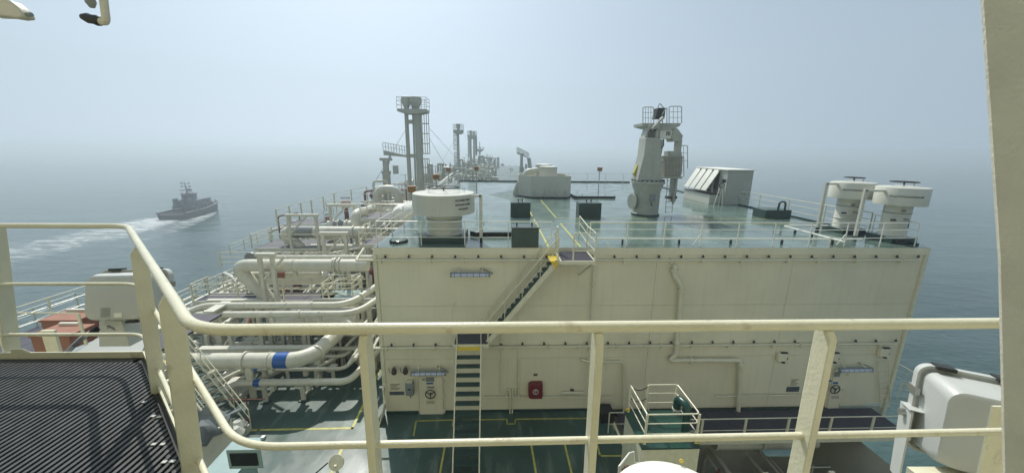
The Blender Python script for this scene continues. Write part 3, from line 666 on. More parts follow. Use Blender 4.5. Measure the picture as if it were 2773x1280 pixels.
# dark green boxes
def gbox(x0, x1, ytop, ybot, depth, h, label, eyes=((.4, 0), (.6, 0)), open_=False):
    a = P(x0, ybot, Z=TD); c = P(x1, ybot, Z=TD); y = (a.y+c.y)/2
    root = thing('deck_locker', ((a.x+c.x)/2, y+depth/2, TD), label, 'locker', 'dark green boxes on the roof deck')
    MB().b2((a.x, y, TD+.004), (c.x, y+depth, TD+h)).build('box', 'dgreen', root, bevel=.015)
    if open_:
        MB().b2((a.x-.04, y-.04, TD+h), (c.x+.04, y+.04, TD+h+.04)).build('rim', 'black', root)
    for e, _ in eyes: x_ = a.x+(c.x-a.x)*e; MB().ring((x_, y+depth*.55, TD+h+.1), .08, .03, (1, 0, 0), 12, 5).build('lifting_eye', 'black', root)
gbox(1383, 1436, 551, 588, .9, .92, 'dark green box left of the yellow walkway lines')
gbox(1567, 1627, 552, 591, .9, .95, 'dark green box right of the yellow walkway lines')
gbox(1386, 1458, 634, 671, 1.0, .85, 'dark green box at the aft edge beside the stair head', eyes=((.2, 0), (.78, 0)), open_=True)
gbox(2071, 2140, 565, 592, 1.2, .55, 'dark green low box with a tall loop by the starboard railing', eyes=())
q = P(2125, 575, Z=TD+.5); lo = thing('loop_handle', q, 'dark green upright loop standing on the low box by the starboard railing', 'loop')
MB().tube(rnd_path([q+Vector((-.22, .3, 0)), q+Vector((-.2, .3, .62)), q+Vector((.2, .3, .62)), q+Vector((.22, .3, 0))], .18), .06, 8).build('loop', 'dgreen', lo)

# flat hatch covers
def hatch(pix, h, label):
    a, c, d_, e = [P(x_, y_, Z=TD+h) for x_, y_ in pix]
    x0, x1 = (a.x+e.x)/2, (c.x+d_.x)/2; y0, y1 = (e.y+d_.y)/2, (a.y+c.y)/2
    root = thing('hatch_cover', ((x0+x1)/2, (y0+y1)/2, TD), label, 'hatch', 'flat hatch covers on the roof deck')
    k = .25
    poly = [(x0+k, y0, 0), (x1-k, y0, 0), (x1, y0+k, 0), (x1, y1-k, 0), (x1-k, y1, 0), (x0+k, y1, 0), (x0, y1-k, 0), (x0, y0+k, 0)]
    MB().prism([(p[0], p[1], TD+.003) for p in poly], (0, 0, h-.05)).build('coaming', 'black', root)
    MB().prism([(p[0], p[1], TD+h-.045) for p in poly], (0, 0, .045)).build('lid', 'trunk', root, bevel=.01)
    n = 16; b0 = None
    for k in range(n):
        q = Vector((x0+.35+(x1-x0-.7)*k/(n-1), y0-.04, TD+h-.1))
        if b0 is None: b0 = MB().lathe(q, [(.05, 0), (.05, .07)], 8).build('bolt', 'black', root); q0 = q
        else: share(b0, q-q0, root)
    for fx, fy in ((.22, .8), (.22, .2), (.78, .8), (.78, .2)): MB().ring((x0+(x1-x0)*fx, y0+(y1-y0)*fy, TD+h+.05), .05, .018, (1, 0, 0), 10, 5).build('lifting_eye', 'black', root)
hatch(((1280, 603), (1420, 603), (1428, 628), (1272, 628)), .22, 'flat green hatch cover between the widest vent and the walkway lines')
hatch(((1545, 519), (1645, 519), (1660, 531), (1548, 531)), .2, 'flat green hatch cover to the right of the grey coaming')
q = P(1080, 655, Z=TD)
mh = thing('manhole', q, 'round bolted manhole cover near the port aft corner of the roof deck', 'manhole')
MB().lathe(q, [(.32, 0), (.32, .1), (.28, .12)], 24).build('lid', 'trunk', mh)
for k in range(16): an = k*math.pi/8; MB().lathe(q+Vector((.37*math.cos(an), .37*math.sin(an), .01)), [(.035, 0), (.035, .1)], 6).build('bolt', 'black', mh)

# octagonal grey coaming with domes
pts = [P(1402, 528, Z=TD), P(1437, 536, Z=TD), P(1543, 534, Z=TD)]
y0 = pts[1].y; x0 = pts[0].x; x1 = pts[2].x; xm = pts[1].x; zt = P(1480, 477, Y=y0).z
oc = thing('vent_coaming', ((x0+x1)/2, y0+1.5, TD), 'large eight sided grey coaming with stiffeners standing on the roof deck', 'coaming')
k = xm-x0
poly = [(x0, y0+k*1.2, 0), (xm, y0, 0), (x1-.4, y0, 0), (x1, y0+.5, 0), (x1, y0+3.4, 0), (x1-k, y0+4.4, 0), (xm, y0+4.4, 0), (x0, y0+3.2, 0)]
n = len(poly)
MB().prism([(p[0], p[1], TD+.004) for p in poly], (0, 0, .1)).build('foot', 'black', oc)
g = MB()
for i in range(n):
    a, c = Vector(poly[i]), Vector(poly[(i+1) % n]); cc = Vector(((x0+x1)/2, y0+2.2, 0))
    ai, ci = lerp(a, cc, .03), lerp(c, cc, .03)
    for p in (a, c, ai, ci): pass
    g.prism([(a.x, a.y, TD+.1), (c.x, c.y, TD+.1), (ci.x, ci.y, TD+.1), (ai.x, ai.y, TD+.1)], (0, 0, zt-TD-.1))
g.build('coaming_wall', 'vent', oc)
MB().prism([(p[0]*.94+.06*(x0+x1)/2, p[1]*.94+.06*(y0+2.2), TD+.9) for p in poly], (0, 0, .05)).build('inner_floor', 'far', oc)
for k_ in range(4): x_ = xm+.25+(x1-xm-.6)*k_/3.2; MB().prism([(x_, y0-.005, TD+.1), (x_, y0-.3, TD+.1), (x_, y0-.005, TD+.75)], (.05, 0, 0)).build('stiffener', 'far', oc)
for k_ in range(6): y_ = y0+1.0+k_*.42; MB().prism([(x0-.001, y_, TD+.1), (x0-.45, y_, TD+.1), (x0-.001, y_, TD+1.3)], (0, .05, 0)).build('stiffener', 'far', oc)
for px0, px1, pyt, pyb, yy, lb in ((1450, 1492, 447, 480, y0+3.0, 'flat topped drum rising from the grey coaming, farther one'), (1461, 1508, 453, 480, y0+1.6, 'flat topped drum rising from the grey coaming, nearer one')):
    a = P(px0, pyt, Y=yy); c = P(px1, pyb, Y=yy); r_ = (c.x-a.x)/2
    dm = thing('drum_vent', ((a.x+c.x)/2, yy, TD+.95), lb, 'vent', 'drums inside the grey coaming')
    MB().lathe(((a.x+c.x)/2, yy, TD+.95), [(r_, 0), (r_, a.z-TD-.95), (r_*.96, a.z-TD-.92)], 28).build('drum', 'vent', dm); MB().lathe(((a.x+c.x)/2, yy, a.z+.03), [(r_*1.03, 0), (r_*1.03, .05), (.1, .1)], 28).build('lid', 'white', dm)
MB().tube(rnd_path([(x0+.6, y0+2.5, TD+.95), (x0+.7, y0+2.5, zt+.25), (x0+2, y0+2.5, zt+.4)], .5), .25, 10).build('pipe', 'vent', oc)
# worn ring patch on the deck round the coaming
struct(MB().prism([P(*q, Z=TD+.002) for q in ((1322, 527), (1400, 511), (1412, 520), (1404, 531), (1450, 545), (1475, 546), (1470, 556), (1400, 545))], (0, 0, .002)).build('deck_patch', 'deck'))

# floodlights on thin poles
def flood(px, py, pyb, Yp, label, s_=.5):
    q = P(px, py, Y=Yp); b_ = P(px+1, pyb, Y=Yp)
    root = thing('pole_floodlight', (q.x, Yp, b_.z), label, 'floodlight', 'orange floodlights on thin poles')
    MB().cyl((q.x, Yp, b_.z), (q.x, Yp, q.z-.3*s_), .04, 8).build('pole', 'far', root)
    MB().prism([(q.x-.55*s_, Yp-.2, q.z+.42*s_), (q.x+.55*s_, Yp-.2, q.z+.42*s_), (q.x+.45*s_, Yp-.2, q.z-.35*s_), (q.x-.45*s_, Yp-.2, q.z-.35*s_)], (0, .32, 0)).build('lamp_head', 'lampor', root, bevel=.03)
    MB().b2((q.x-.6*s_, Yp-.24, q.z+.42*s_), (q.x+.6*s_, Yp+.16, q.z+.5*s_)).build('hood', 'lampor', root)
    MB().tube([(q.x-.6*s_, Yp, q.z), (q.x-.6*s_, Yp, q.z-.5*s_), (q.x+.6*s_, Yp, q.z-.5*s_), (q.x+.6*s_, Yp, q.z)], .02, 6).build('yoke', 'far', root)
flood(1290, 457, 525, 30, 'brown orange floodlight on a thin pole left of the grey coaming', .34)
flood(1624, 459, 528, 36, 'orange floodlight on a pole near the forward railing right of the coaming', .4)
flood(1181, 480, 520, 24, 'orange floodlight rising just behind the widest vent', .36)
flood(1214, 460, 500, 34, 'orange floodlight farther forward above the sloping pipes', .36)
flood(1116, 513, 560, 19.5, 'orange floodlight at the left shoulder of the widest vent', .36)

# ================================================================== MAIN CRANE
cy = 24.1
def K(px, py, Y=cy): return P(px, py, Y=Y)
cx_ = P(1748, 560, Y=cy).x
cr_ = thing('deck_crane', (cx_, cy, TD), 'tall grey crane with cages and a folded jib standing on the roof deck', 'crane')
zf = K(1750, 488).z
MB().lathe((cx_, cy, TD+.004), [(.86, 0), (.86, .12), (.83, .14), (.83, zf-TD-.75), (.95, zf-TD-.42), (.98, zf-TD-.2)], 36).build('pedestal', 'crane', cr_)
MB().lathe((cx_, cy, TD), [(.9, 0), (.9, .1)], 36).build('foot_ring', 'dgreen', cr_)
MB().lathe((cx_, cy, zf-.195), [(1.06, 0), (1.06, .16), (.8, .19)], 36).build('flange', 'crane', cr_)
b0 = None
for k in range(22):
    an = k*2*math.pi/22; q = Vector((cx_+1.0*math.cos(an), cy+1.0*math.sin(an), zf-.03))
    if b0 is None: b0 = MB().lathe(q, [(.05, 0), (.05, .09)], 6).build('bolt', 'black', cr_); q0 = q
    else: share(b0, q-q0, cr_)
a0, a1, b0_, b1 = K(1718, 483), K(1784, 483), K(1740, 374), K(1778, 374); am, an_ = K(1735, 420), K(1779, 420)
MB().prism([(a0.x, cy-.6, zf), (a1.x, cy-.6, zf), (an_.x, cy-.6, am.z), (b1.x, cy-.6, b0_.z), (b0_.x, cy-.6, b0_.z), (am.x, cy-.6, am.z)], (0, 1.2, 0)).build('column', 'crane', cr_, bevel=.04)
q = K(1800, 350)
MB().prism([K(1745, 374, cy-.3), K(1780, 374, cy-.3), K(1790, 335, cy-.3), K(1760, 335, cy-.3)], (0, .8, 0)).build('head', 'far', cr_)
for k in range(6):
    x_ = K(1756+k*3.4, 372, cy-.42)
    MB().tube(rnd_path([x_, x_+Vector((0, 0, .38+.05*(k % 3))), x_+Vector((.25, .1, .5)), x_+Vector((.4, .5, .4))], .2), .02, 5).build('hose', 'black', cr_)
# jib folded over: box girder at the top, gusset head, leg down to the deck
MB().prism([K(1787, 352), K(1840, 352), K(1848, 375), K(1826, 376), K(1787, 374)], (0, .8, 0)).build('jib_root', 'white', cr_, bevel=.02)
MB().prism([K(a_, b_, cy-.08) for a_, b_ in ((1826, 345), (1835, 348), (1850, 368), (1846, 382), (1824, 384), (1818, 372))], (0, .95, 0)).build('jib_head', 'crane', cr_, bevel=.02)
MB().bar(K(1837, 380, cy+.4), K(1819, 545, cy+.4), .33, .4, (0, 1, 0)).build('jib_arm', 'crane', cr_)
MB().bar(K(1790, 378, cy+.2), K(1779, 430, cy+.2), .3, .4, (0, 1, 0)).build('luffing_link', 'crane', cr_)
MB().tube(rnd_path([K(1797, 376, cy-.1), K(1798, 396, cy-.1), K(1790, 400, cy-.1)], .2), .025, 6).build('hose', 'black', cr_)
for k in range(3): MB().box(K(1806+k*4, 362, cy-.012), (.05, .02, .26)).build('lettering', 'text', cr_)
# platform with two cages up top
MB().prism([p_+Vector((0, -.13, 0)) for p_ in [K(1738, 334), K(1842, 334), K(1838, 342), K(1815, 352), K(1790, 354), K(1752, 345), K(1738, 341)]], (0, 1.6, 0)).build('top_platform', 'crane', cr_)
MB().prism([K(1775, 322), K(1800, 322), K(1803, 292), K(1782, 292)], (0, .6, 0)).build('winch', 'black', cr_, bevel=.03)
MB().tube(rnd_path([K(1781, 294), K(1786, 279), K(1797, 292)], .1), .03, 6).build('lifting_loop', 'far', cr_)
def cage(px0, px1, pyt, pyb, y0, y1, n, parent, name='cage'):
    g = MB()
    for yy in (y0, y1):
        a, c, d_, e = K(px0, pyt, yy), K(px1, pyt, yy), K(px1, pyb, yy), K(px0, pyb, yy)
        g.tube(rnd_path([e, a, c, d_], .15), .028, 6)
        for k in (.33, .66): g.tube([lerp(a, e, k), lerp(c, d_, k)], .017, 5)
        for k in range(1, n): g.tube([lerp(a, c, k/n), lerp(e, d_, k/n)], .017, 5)
    for px in (px0, px1): g.tube([K(px, pyt+2, y0), K(px, pyt+2, y1)], .028, 6); g.tube([K(px, (pyt+pyb)/2, y0), K(px, (pyt+pyb)/2, y1)], .017, 5)
    return g.build(name, 'crane', parent)
cage(1741, 1770, 290, 335, cy, cy+1.3, 4, cr_); cage(1812, 1846, 288, 334, cy, cy+1.3, 3, cr_)
MB().tube(rnd_path([K(1795, 350, cy-.3), K(1793, 310, cy-.3), K(1806, 290, cy-.3), K(1806, 340, cy-.3)], .1), .03, 6).build('hoop', 'crane', cr_)
MB().bar(K(1765, 350, cy-.5), K(1795, 318, cy-.5), .35, .12).build('step_plate', 'crane', cr_)
# operator's cage at mid height
MB().prism([K(1801, 478), K(1842, 478), K(1847, 470), K(1850, 422), K(1801, 422)], (0, 1.1, 0)).build('control_cabin', 'browncage', cr_, bevel=.04)
MB().prism([K(a_, b_, cy+.07) for a_, b_ in ((1814, 424), (1847, 424), (1847, 411), (1814, 409))], (0, .9, 0)).build('cabin_top', 'crane', cr_, bevel=.03)
cage(1799, 1852, 424, 478, cy-.25, cy+1.3, 6, cr_)
MB().prism([K(a_, b_, cy-.1) for a_, b_ in ((1783, 478.4), (1850, 478.4), (1846, 484), (1783, 483))], (0, 1.4, 0)).build('cabin_floor', 'crane', cr_)
for k in range(7): MB().tube([K(1782, 448+k*4), K(1802, 448+k*4)], .025, 6).build('rail', 'far', cr_)
for k in (424, 440): MB().tube([K(1780, k), K(1802, k)], .035, 6).build('rail', 'far', cr_)
cage(1840, 1862, 394, 456, cy+.6, cy+1.2, 2, cr_)
g = MB()
for px0, px1 in ((1808, 1802), (1824, 1820)): g.tube([K(px0, 482), K(px1, 576)], .025, 6)
g.build('ladder_stile', 'far', cr_)
r0 = None
for k in range(7): MB().tube([K(1808-k, 490+k*14), K(1824-k*.6, 490+k*14)], .02, 5).build('rung', 'far', cr_)
MB().bar(K(1834, 480), K(1822, 552), .1, .1).build('strut', 'crane', cr_)
# door and small panel on the pedestal
MB().lathe(K(1713, 545, cy-.1), [(.5, 0), (.5, .07)], 20, (-1, -.25, 0)).build('round_hatch', 'crane', cr_)
q = K(1767, 535, cy-.86); MB().box(q, (.36, .08, .42)).build('panel', 'grey', cr_); MB().tube(rnd_path([q+Vector((-.05, 0, -.2)), q+Vector((-.05, 0, -.5)), q+Vector((.05, 0, -.55))], .1), .02, 5).build('cable', 'black', cr_)
MB().prism([K(1716, 470), K(1726, 447), K(1732, 447), K(1722, 480)], (0, .3, 0)).build('bracket', 'yline', cr_)
hs = thing('hose_station', K(1823, 535), 'dark fittings clustered at the foot of the folded crane jib', 'fitting'); MB().box(P(1817, 534, Y=cy+.2), (.7, .3, .16)).build('shoe', 'black', hs)

# ================================================================== VENTILATOR BLOCK WITH FLAPS
a = P(1960, 555, Z=TD); c = P(2021, 556, Z=TD); yb = a.y; zt = P(1949, 461, Y=yb).z; yfar = P(1883, 535, Z=TD).y
vb = thing('ventilator_house', (a.x+.7, (yb+yfar)/2, TD), 'big pale ventilator block with four propped flaps by the starboard railing', 'ventilator')
MB().b2((a.x, yb, TD+.003), (c.x+.3, yfar, zt)).build('body', 'far', vb, bevel=.02)
MB().b2((a.x-.1, yb-.1, zt), (c.x+.35, yfar+.1, zt+.06)).build('roof', 'white', vb)
MB().b2((a.x-.9, yb+.6, TD+.003), (a.x-.003, yfar+.0, TD+.75)).build('sill_box', 'vent', vb)
MB().b2((a.x-.95, yb+.55, TD+.75), (a.x-.003, yfar+.05, TD+.80)).build('sill_rim', 'black', vb)
n = 4; L = (yfar-yb-1.0)/n; f0 = None
for k in range(n):
    y0_ = yb+1.0+k*L
    pl = [(a.x-.1, y0_, zt-.03), (a.x-1.05, y0_, TD+1.1), (a.x-1.05, y0_, TD+1.02), (a.x-.1, y0_, zt-.14)]
    g = MB().prism(pl, (0, L*.82, 0)); g.b2((a.x-.2, y0_, zt-.16), (a.x-.05, y0_+.06, zt)); 
    if f0 is None: f0 = g.build('flap', 'white', vb); MB().bar((a.x-.9, y0_+.1, TD+1.3), (a.x-.02, y0_+.1, TD+.95), .05, .05).build('stay', 'steel', vb)
    else: share(f0, (0, k*L, 0), vb)
    MB().b2((a.x-.006, y0_+.1, TD+.85), (a.x-.001, y0_+L*.8, zt-.15)).build('opening', 'black', vb)
q = P(1953, 502, Y=yb-.02); MB().ring(q+Vector((0, -.1, 0)), .2, .025, (0, 1, 0), 16, 5).build('handwheel', 'black', vb); MB().box(q+Vector((.1, -.1, .35)), (.25, .2, .25)).build('motor', 'black', vb)
MB().b2((a.x+.05, yb-.035, TD+.2), (a.x+.75, yb-.003, zt-.2)).build('door', 'far', vb)
for s_ in (-.25, 0, .2): MB().bar((q.x+s_*.6, yb-.1, q.z-.2), (q.x-.3+s_*1.5, yb-.5, TD), .05, .05).build('leg', 'vent', vb)
MB().ring((c.x-.35, yb-.03, TD+.75), .3, .04, (0, 1, 0), 16, 5).build('bulkhead_ring', 'vent', vb)

# ================================================================== VENT MASTS
def mast(label, Y, cols, ptop, pplat, pbot, platw, heads, ladders, m='far', group='vent masts along the centre line'):
    x0 = P(cols[0][0], pbot, Y=Y); root = thing('vent_mast', (x0.x, Y, x0.z), label, 'mast', group)
    zb = min(x0.z, DK) if Y > 50 else -11
    zp = P(cols[0][0], pplat, Y=Y).z
    for px, w in cols:
        q = P(px, (ptop+pbot)/2, Y=Y); r_ = w/1000*Y/2
        MB().lathe((q.x, Y, zb), [(r_*1.1, 0), (r_, zp-zb)], 20).build('column', m, root)
    a, c = P(platw[0], pplat, Y=Y), P(platw[1], pplat, Y=Y); w = c.x-a.x; k = Y/1000
    MB().prism([(a.x, Y-w*.3, zp), (c.x, Y-w*.3, zp), (c.x, Y-w*.3, zp-.006*Y), (c.x-w*.25, Y-w*.3, zp-.011*Y), (a.x+w*.25, Y-w*.3, zp-.011*Y), (a.x, Y-w*.3, zp-.006*Y)], (0, w*.6, 0)).build('top_platform', m, root)
    g = MB()
    hh = 1.15
    for z in (.4, .8, hh):
        g.tube([(a.x, Y-w*.3, zp+z), (c.x, Y-w*.3, zp+z), (c.x, Y+w*.3, zp+z), (a.x, Y+w*.3, zp+z)], .022*max(1, Y/75), 4, closed=True)
    for k_ in range(7): x_ = a.x+w*k_/6; g.cyl((x_, Y-w*.3, zp), (x_, Y-w*.3, zp+hh), .022*max(1, Y/75), 4); g.cyl((x_, Y+w*.3, zp), (x_, Y+w*.3, zp+hh), .022*max(1, Y/75), 4)
    g.build('railing', m, root)
    for px, w_, h_ in heads:
        q = P(px, pplat, Y=Y); r_ = w_/1000*Y/2; h = h_/1000*Y
        MB().lathe((q.x, Y, zp), [(r_*.55, 0), (r_*.6, h*.2), (r_*.95, h*.5), (r_, h*.75), (r_*.92, h*.95), (r_*.5, h)], 24).build('vent_head', m, root)
    for px0, px1, py0, py1 in ladders:
        g = MB(); n = max(3, int((py1-py0)/1000*Y/.9)); t_ = .04*max(1, Y/60)
        for k_ in range(4):
            px = px0+(px1-px0)*k_/3; g.cyl(P(px, py0, Y=Y-.2), P(px+(4 if Y < 50 else 1), py1, Y=Y-.2), t_, 4)
        for k_ in range(n+1):
            py = py0+(py1-py0)*k_/n; sh = (4 if Y < 50 else 1)*k_/n; g.cyl(P(px0+sh, py, Y=Y-.2), P(px1+sh, py, Y=Y-.2), t_*1.3, 4)
        g.build('ladder_cage', m, root)
    return root
m1 = mast('tallest looking twin vent mast with two rounded heads, nearest of the masts', 41, ((1104, 10), (1134, 18)), 262, 297, 500, (1081, 1159), ((1101, 24, 32), (1126, 32, 32)), ((1142, 1160, 308, 416), (1145, 1162, 430, 500)))
MB().cyl(P(1118, 305, Y=41), P(1126, 500, Y=41), .10, 8).build('riser_pipe', 'far', m1)
for py in (330, 422): MB().bar(P(1100, py, Y=41), P(1134, py, Y=41), .25, .4).build('cross_beam', 'far', m1)
m2 = mast('single vent mast with a round head, second of the row', 82, ((1241, 7),), 336, 352, 500, (1228, 1255), ((1241, 12, 16),), ((1228, 1237, 354, 405), (1230, 1238, 412, 455)))
m3 = mast('slim twin vent mast, third of the row', 127, ((1275, 5), (1284, 5)), 355, 365, 480, (1266, 1291), ((1275, 8, 11), (1283, 6, 8)), ((1267, 1272, 367, 425), (1287, 1291, 370, 420)))
for (px, pt, pb, w, Y, lb) in ((1299, 405, 470, 22, 178, 'slender post with a cross platform of antennas, beyond the vent masts'), (1319, 425, 475, 28, 225, 'short post with a wide flared top platform near the bow')):
    q = P(px, pt, Y=Y); root = thing('foremast', (q.x, Y, DK), lb, 'mast', 'posts near the bow')
    MB().lathe((q.x, Y, DK), [(.45, 0), (.4, q.z-DK)], 12).build('column', 'far', root)
    r_ = w/2000*Y; MB().lathe((q.x, Y, q.z-1.2), [(.4, 0), (r_, 1.0), (r_, 1.3), (.3, 1.5)], 12).build('top_platform', 'far', root)
    g = MB()
    for k in range(6): x_ = q.x-r_+2*r_*k/5; g.b2((x_-.15, Y-.15, q.z+.1), (x_+.15, Y+.15, q.z+1.2))
    g.cyl((q.x, Y, q.z), (q.x, Y, q.z+(3.4 if Y < 200 else 2)), .18, 6); g.build('aerial', 'far', root)
def stay(p, q, lb): o = MB().cyl(p, q, .022, 5).build('stay_wire', 'grey'); tag(o, lb, 'wire', 'stay wires of the vent masts')
for a, c, lb in (((1098, 352, 41), (1008, 505, 30), 'stay wire sloping down to the left from the nearest mast'), ((1163, 348, 41), (1230, 422, 75), 'stay wire sloping down right from the nearest mast to the next one'), ((1163, 375, 41), (1206, 448, 60), 'lower stay wire sloping down right from the nearest mast'),
                 ((1248, 352, 82), (1300, 430, 140), 'thin stay wire right of the second mast'), ((1235, 372, 82), (1190, 450, 70), 'thin stay wire left of the second mast')):
    stay(P(a[0], a[1], Y=a[2]), P(c[0], c[1], Y=c[2]), lb)

# smaller cranes
def crane2(px, pyb, pyt, w, Y, jx0, jy0, jx1, jy1, lb, flip=1):
    b_ = P(px, pyb, Y=Y); t_ = P(px, pyt, Y=Y); r_ = w/2000*Y
    root = thing('hose_crane', (b_.x, Y, DK), lb, 'crane')
    MB().lathe((b_.x, Y, DK), [(r_*1.25, 0), (r_*1.25, b_.z-DK+.5), (r_*1.5, b_.z-DK+.7), (r_*1.5, b_.z-DK+1.0), (r_, b_.z-DK+1.02), (r_*.92, t_.z-DK)], 20).build('pedestal', 'far', root)
    j0, j1 = P(jx0, jy0, Y=Y), P(jx1, jy1, Y=Y); s_ = w/1000*Y*.3
    MB().prism([j0+Vector((0, 0, s_)), j1+Vector((0, 0, s_*.6)), j1-Vector((0, 0, s_*.4)), j0-Vector((0, 0, s_*1.6))], (0, s_*1.6, 0)).build('jib', 'far', root)
    g = MB(); n = 9
    for k in range(n+1): q = lerp(j0, j1, k/n)+Vector((0, 0, s_)); g.cyl(q, q+Vector((0, 0, 1.0)), .04*Y/50, 4)
    g.cyl(j0+Vector((0, 0, s_+1.0)), j1+Vector((0, 0, s_+1.0)), .04*Y/50, 4); g.cyl(j0+Vector((0, 0, s_+.5)), j1+Vector((0, 0, s_+.5)), .03*Y/50, 4); g.build('railing', 'far', root)
    e = j0 if flip > 0 else j1
    MB().b2(t_+Vector((-r_*2, -r_, -.1)), t_+Vector((r_*1.6, r_, .25))).build('walk_platform', 'far', root)
    MB().bar(t_+Vector((0, 0, -1)), lerp(j0, j1, .3), s_, s_).build('luffing_ram', 'far', root)
    MB().b2(b_+Vector((r_*2.4, -.3, .6)), b_+Vector((r_*2.4+.6, .3, 1.7))).build('control_box', 'far', root)
    return root
crane2(1047, 483, 433, 16, 50, 1038, 412, 1104, 424, 'grey hose crane left of the nearest vent mast with its jib pointing right')
crane2(1412, 462, 418, 8, 100, 1400, 412, 1432, 428, 'small grey crane far forward, just left above the grey coaming')
o = MB().cyl(P(1432, 428, Y=100), P(1438, 470, Y=100), .5, 8).build('jib_rest', 'far'); tag(o, 'upright post under the small far crane jib tip', 'post')

# white canvas covered gear and gangway on the second trunk deck
for px, w, lb in ((1365, 30, 'white tarpaulin covered gear on the pale deck beyond the roof deck, left one'), (1395, 30, 'white tarpaulin covered gear on the pale deck beyond the roof deck, right one')):
    q = P(px, 484, Y=56); root = thing('covered_gear', (q.x, 56, -5.3), lb, 'covered gear', 'white covered gear'); r_ = w/1000*56/2
    MB().lathe((q.x, 57, -5.298), [(r_*1.2, 0), (r_*1.15, .3), (r_*.6, .75), (.2, .85)], 10).build('cover', 'white', root, bevel=.05)

# ------------------------------------------------------------------ bow and midship equipment, far off
rng = random.Random(11); PN = ('pipework', 'cabinet', 'light_post', 'pipe_run', 'valve_body')
def clutter(name, label, cat, x0, x1, y0, y1, z0, z1, n, m='far', group='equipment on the forward deck', t_=.12):
    root = thing(name, ((x0+x1)/2, (y0+y1)/2, z0), label, cat, group)
    near = z0 <= DK+.01 and y0 < 55 or y0 < 50
    for part in range(5):
        g = MB()
        for _ in range(n//5+1):
            if near: g = MB()
            x, y = rng.uniform(x0, x1), rng.uniform(y0, y1); h = z0+(z1-z0)*rng.uniform(.15, 1)**1.2; k = rng.random()
            if part == 0: dx_, dy_ = rng.uniform(-1.8, 1.8), rng.uniform(-2.5, 2.5); dx_ = max(x0-x, min(x1-x, dx_)); g.tube(rnd_path([(x, y, z0), (x, y, h), (x+dx_, y+dy_, h), (x+dx_, y+dy_, z0)], .35), rng.uniform(.5, 1.4)*t_, 7)
            elif part == 1: s_ = rng.uniform(.3, 1.1); g.b2((x-s_/2, y-s_/2, z0), (x+s_/2, y+s_/2, z0+(h-z0)*.55))
            elif part == 2: g.cyl((x, y, z0), (x, y, h), t_*.35, 5); g.cyl((x-.8, y, h-.1), (x+.8, y, h-.1), t_*.3, 5)
            elif part == 3: L = rng.uniform(2, 5); ex_ = min(x+L, x1) if k > .5 else x; ey_ = y if k > .5 else y+L; h = z0+(h-z0)*.7; g.tube(rnd_path([(x, y, z0), (x, y, h), (ex_, ey_, h), (ex_, ey_, z0)], .25, 3), t_*rng.uniform(.4, 1.3), 7)
            else: g.lathe((x, y, z0), [(.3, 0), (.35, (h-z0)*.4), (.15, (h-z0)*.6)], 8)
            if near: g.build(PN[part], ('pipe', 'vent', 'far', 'pipe', 'far')[part] if rng.random() < .9 else 'redrust', root)
        if not near: g.build(PN[part], ('far', 'vent', 'far', 'pipe', 'far')[part], root, kind='stuff')
    return root
clutter('cargo_manifold', 'dense grey manifold pipework round the second vent mast', 'pipework', -13, -.5, 62, 94, -5.4, -2.2, 90, None, t_=.2)
clutter('cargo_manifold', 'hazy pipework clustered round the slim twin mast', 'pipework', -15, -1.5, 106, 150, -7.4, -1.2, 90, None, t_=.28)
clutter('cargo_manifold', 'hazy pipework nearer the bow below the two antenna posts', 'pipework', -16, 0, 160, 200, -8, -2.5, 80, None, t_=.4)
clutter('pipe_rack', 'tangle of pipework left of the nearest vent mast behind the hose crane', 'pipework', -17, -9.5, 44, 60, -9, -3.4, 110, None, t_=.14)
clutter('pipe_rack', 'tangle of valves and posts at the port edge beyond the big pipe elbow', 'pipework', -21, -13, 60, 90, -10, -5.5, 80, None, t_=.2)
clutter('pipe_rack', 'fittings between the sloping pipes and the roof deck edge', 'pipework', -9, -6.2, 36, 52, -9, -4.4, 60, None, t_=.1)
clutter('pipe_rack', 'small fittings by the foot of the small far crane', 'pipework', 2.5, 9, 98, 110, -7.4, -4.6, 40, None, t_=.2)
for (x, lb) in ((ML+.3, 'far port side railing of the forward deck'), ):
    railing('ship_side_railing', lb, [(x, 60, DK), (x, 208, DK)], 1.2, mids=(.33, .66), step=6, r=.05, postw=.12)
railing('bow_railing', 'railing and posts round the bow far ahead', [(4.5, 240, DK+.9), (-1.5, 252, DK+1.6), (-8.3, 257, DK+2.2), (-15, 252, DK+1.6)], 1.3, mids=(.5,), step=2.2, r=.09, postw=.2)
struct(MB().prism([(12, 205, DK), (16, 210, DK), (11, 235, DK), (-1.5, 252, DK), (-8.3, 258, DK), (-15, 252, DK), (-22, 235, DK), (-22, 232, DK), (-15, 248, DK), (-8, 254, DK), (-1.5, 248, DK), (9, 232, DK)], (0, 0, 1.0)).build('bow_bulwark', 'far'))
for px, py, w in ((1361, 442, 9), (1342, 446, 5)):
    q = P(px, py+6, Y=200); o = MB().box((q.x, 200, q.z), (w/1000*200, 2, 1.8)).build('bow_winch', 'far'); tag(o, 'small dark winch box far ahead near the bow, %s' % ('larger right one' if w > 6 else 'smaller left one'), 'winch', 'bow winches')

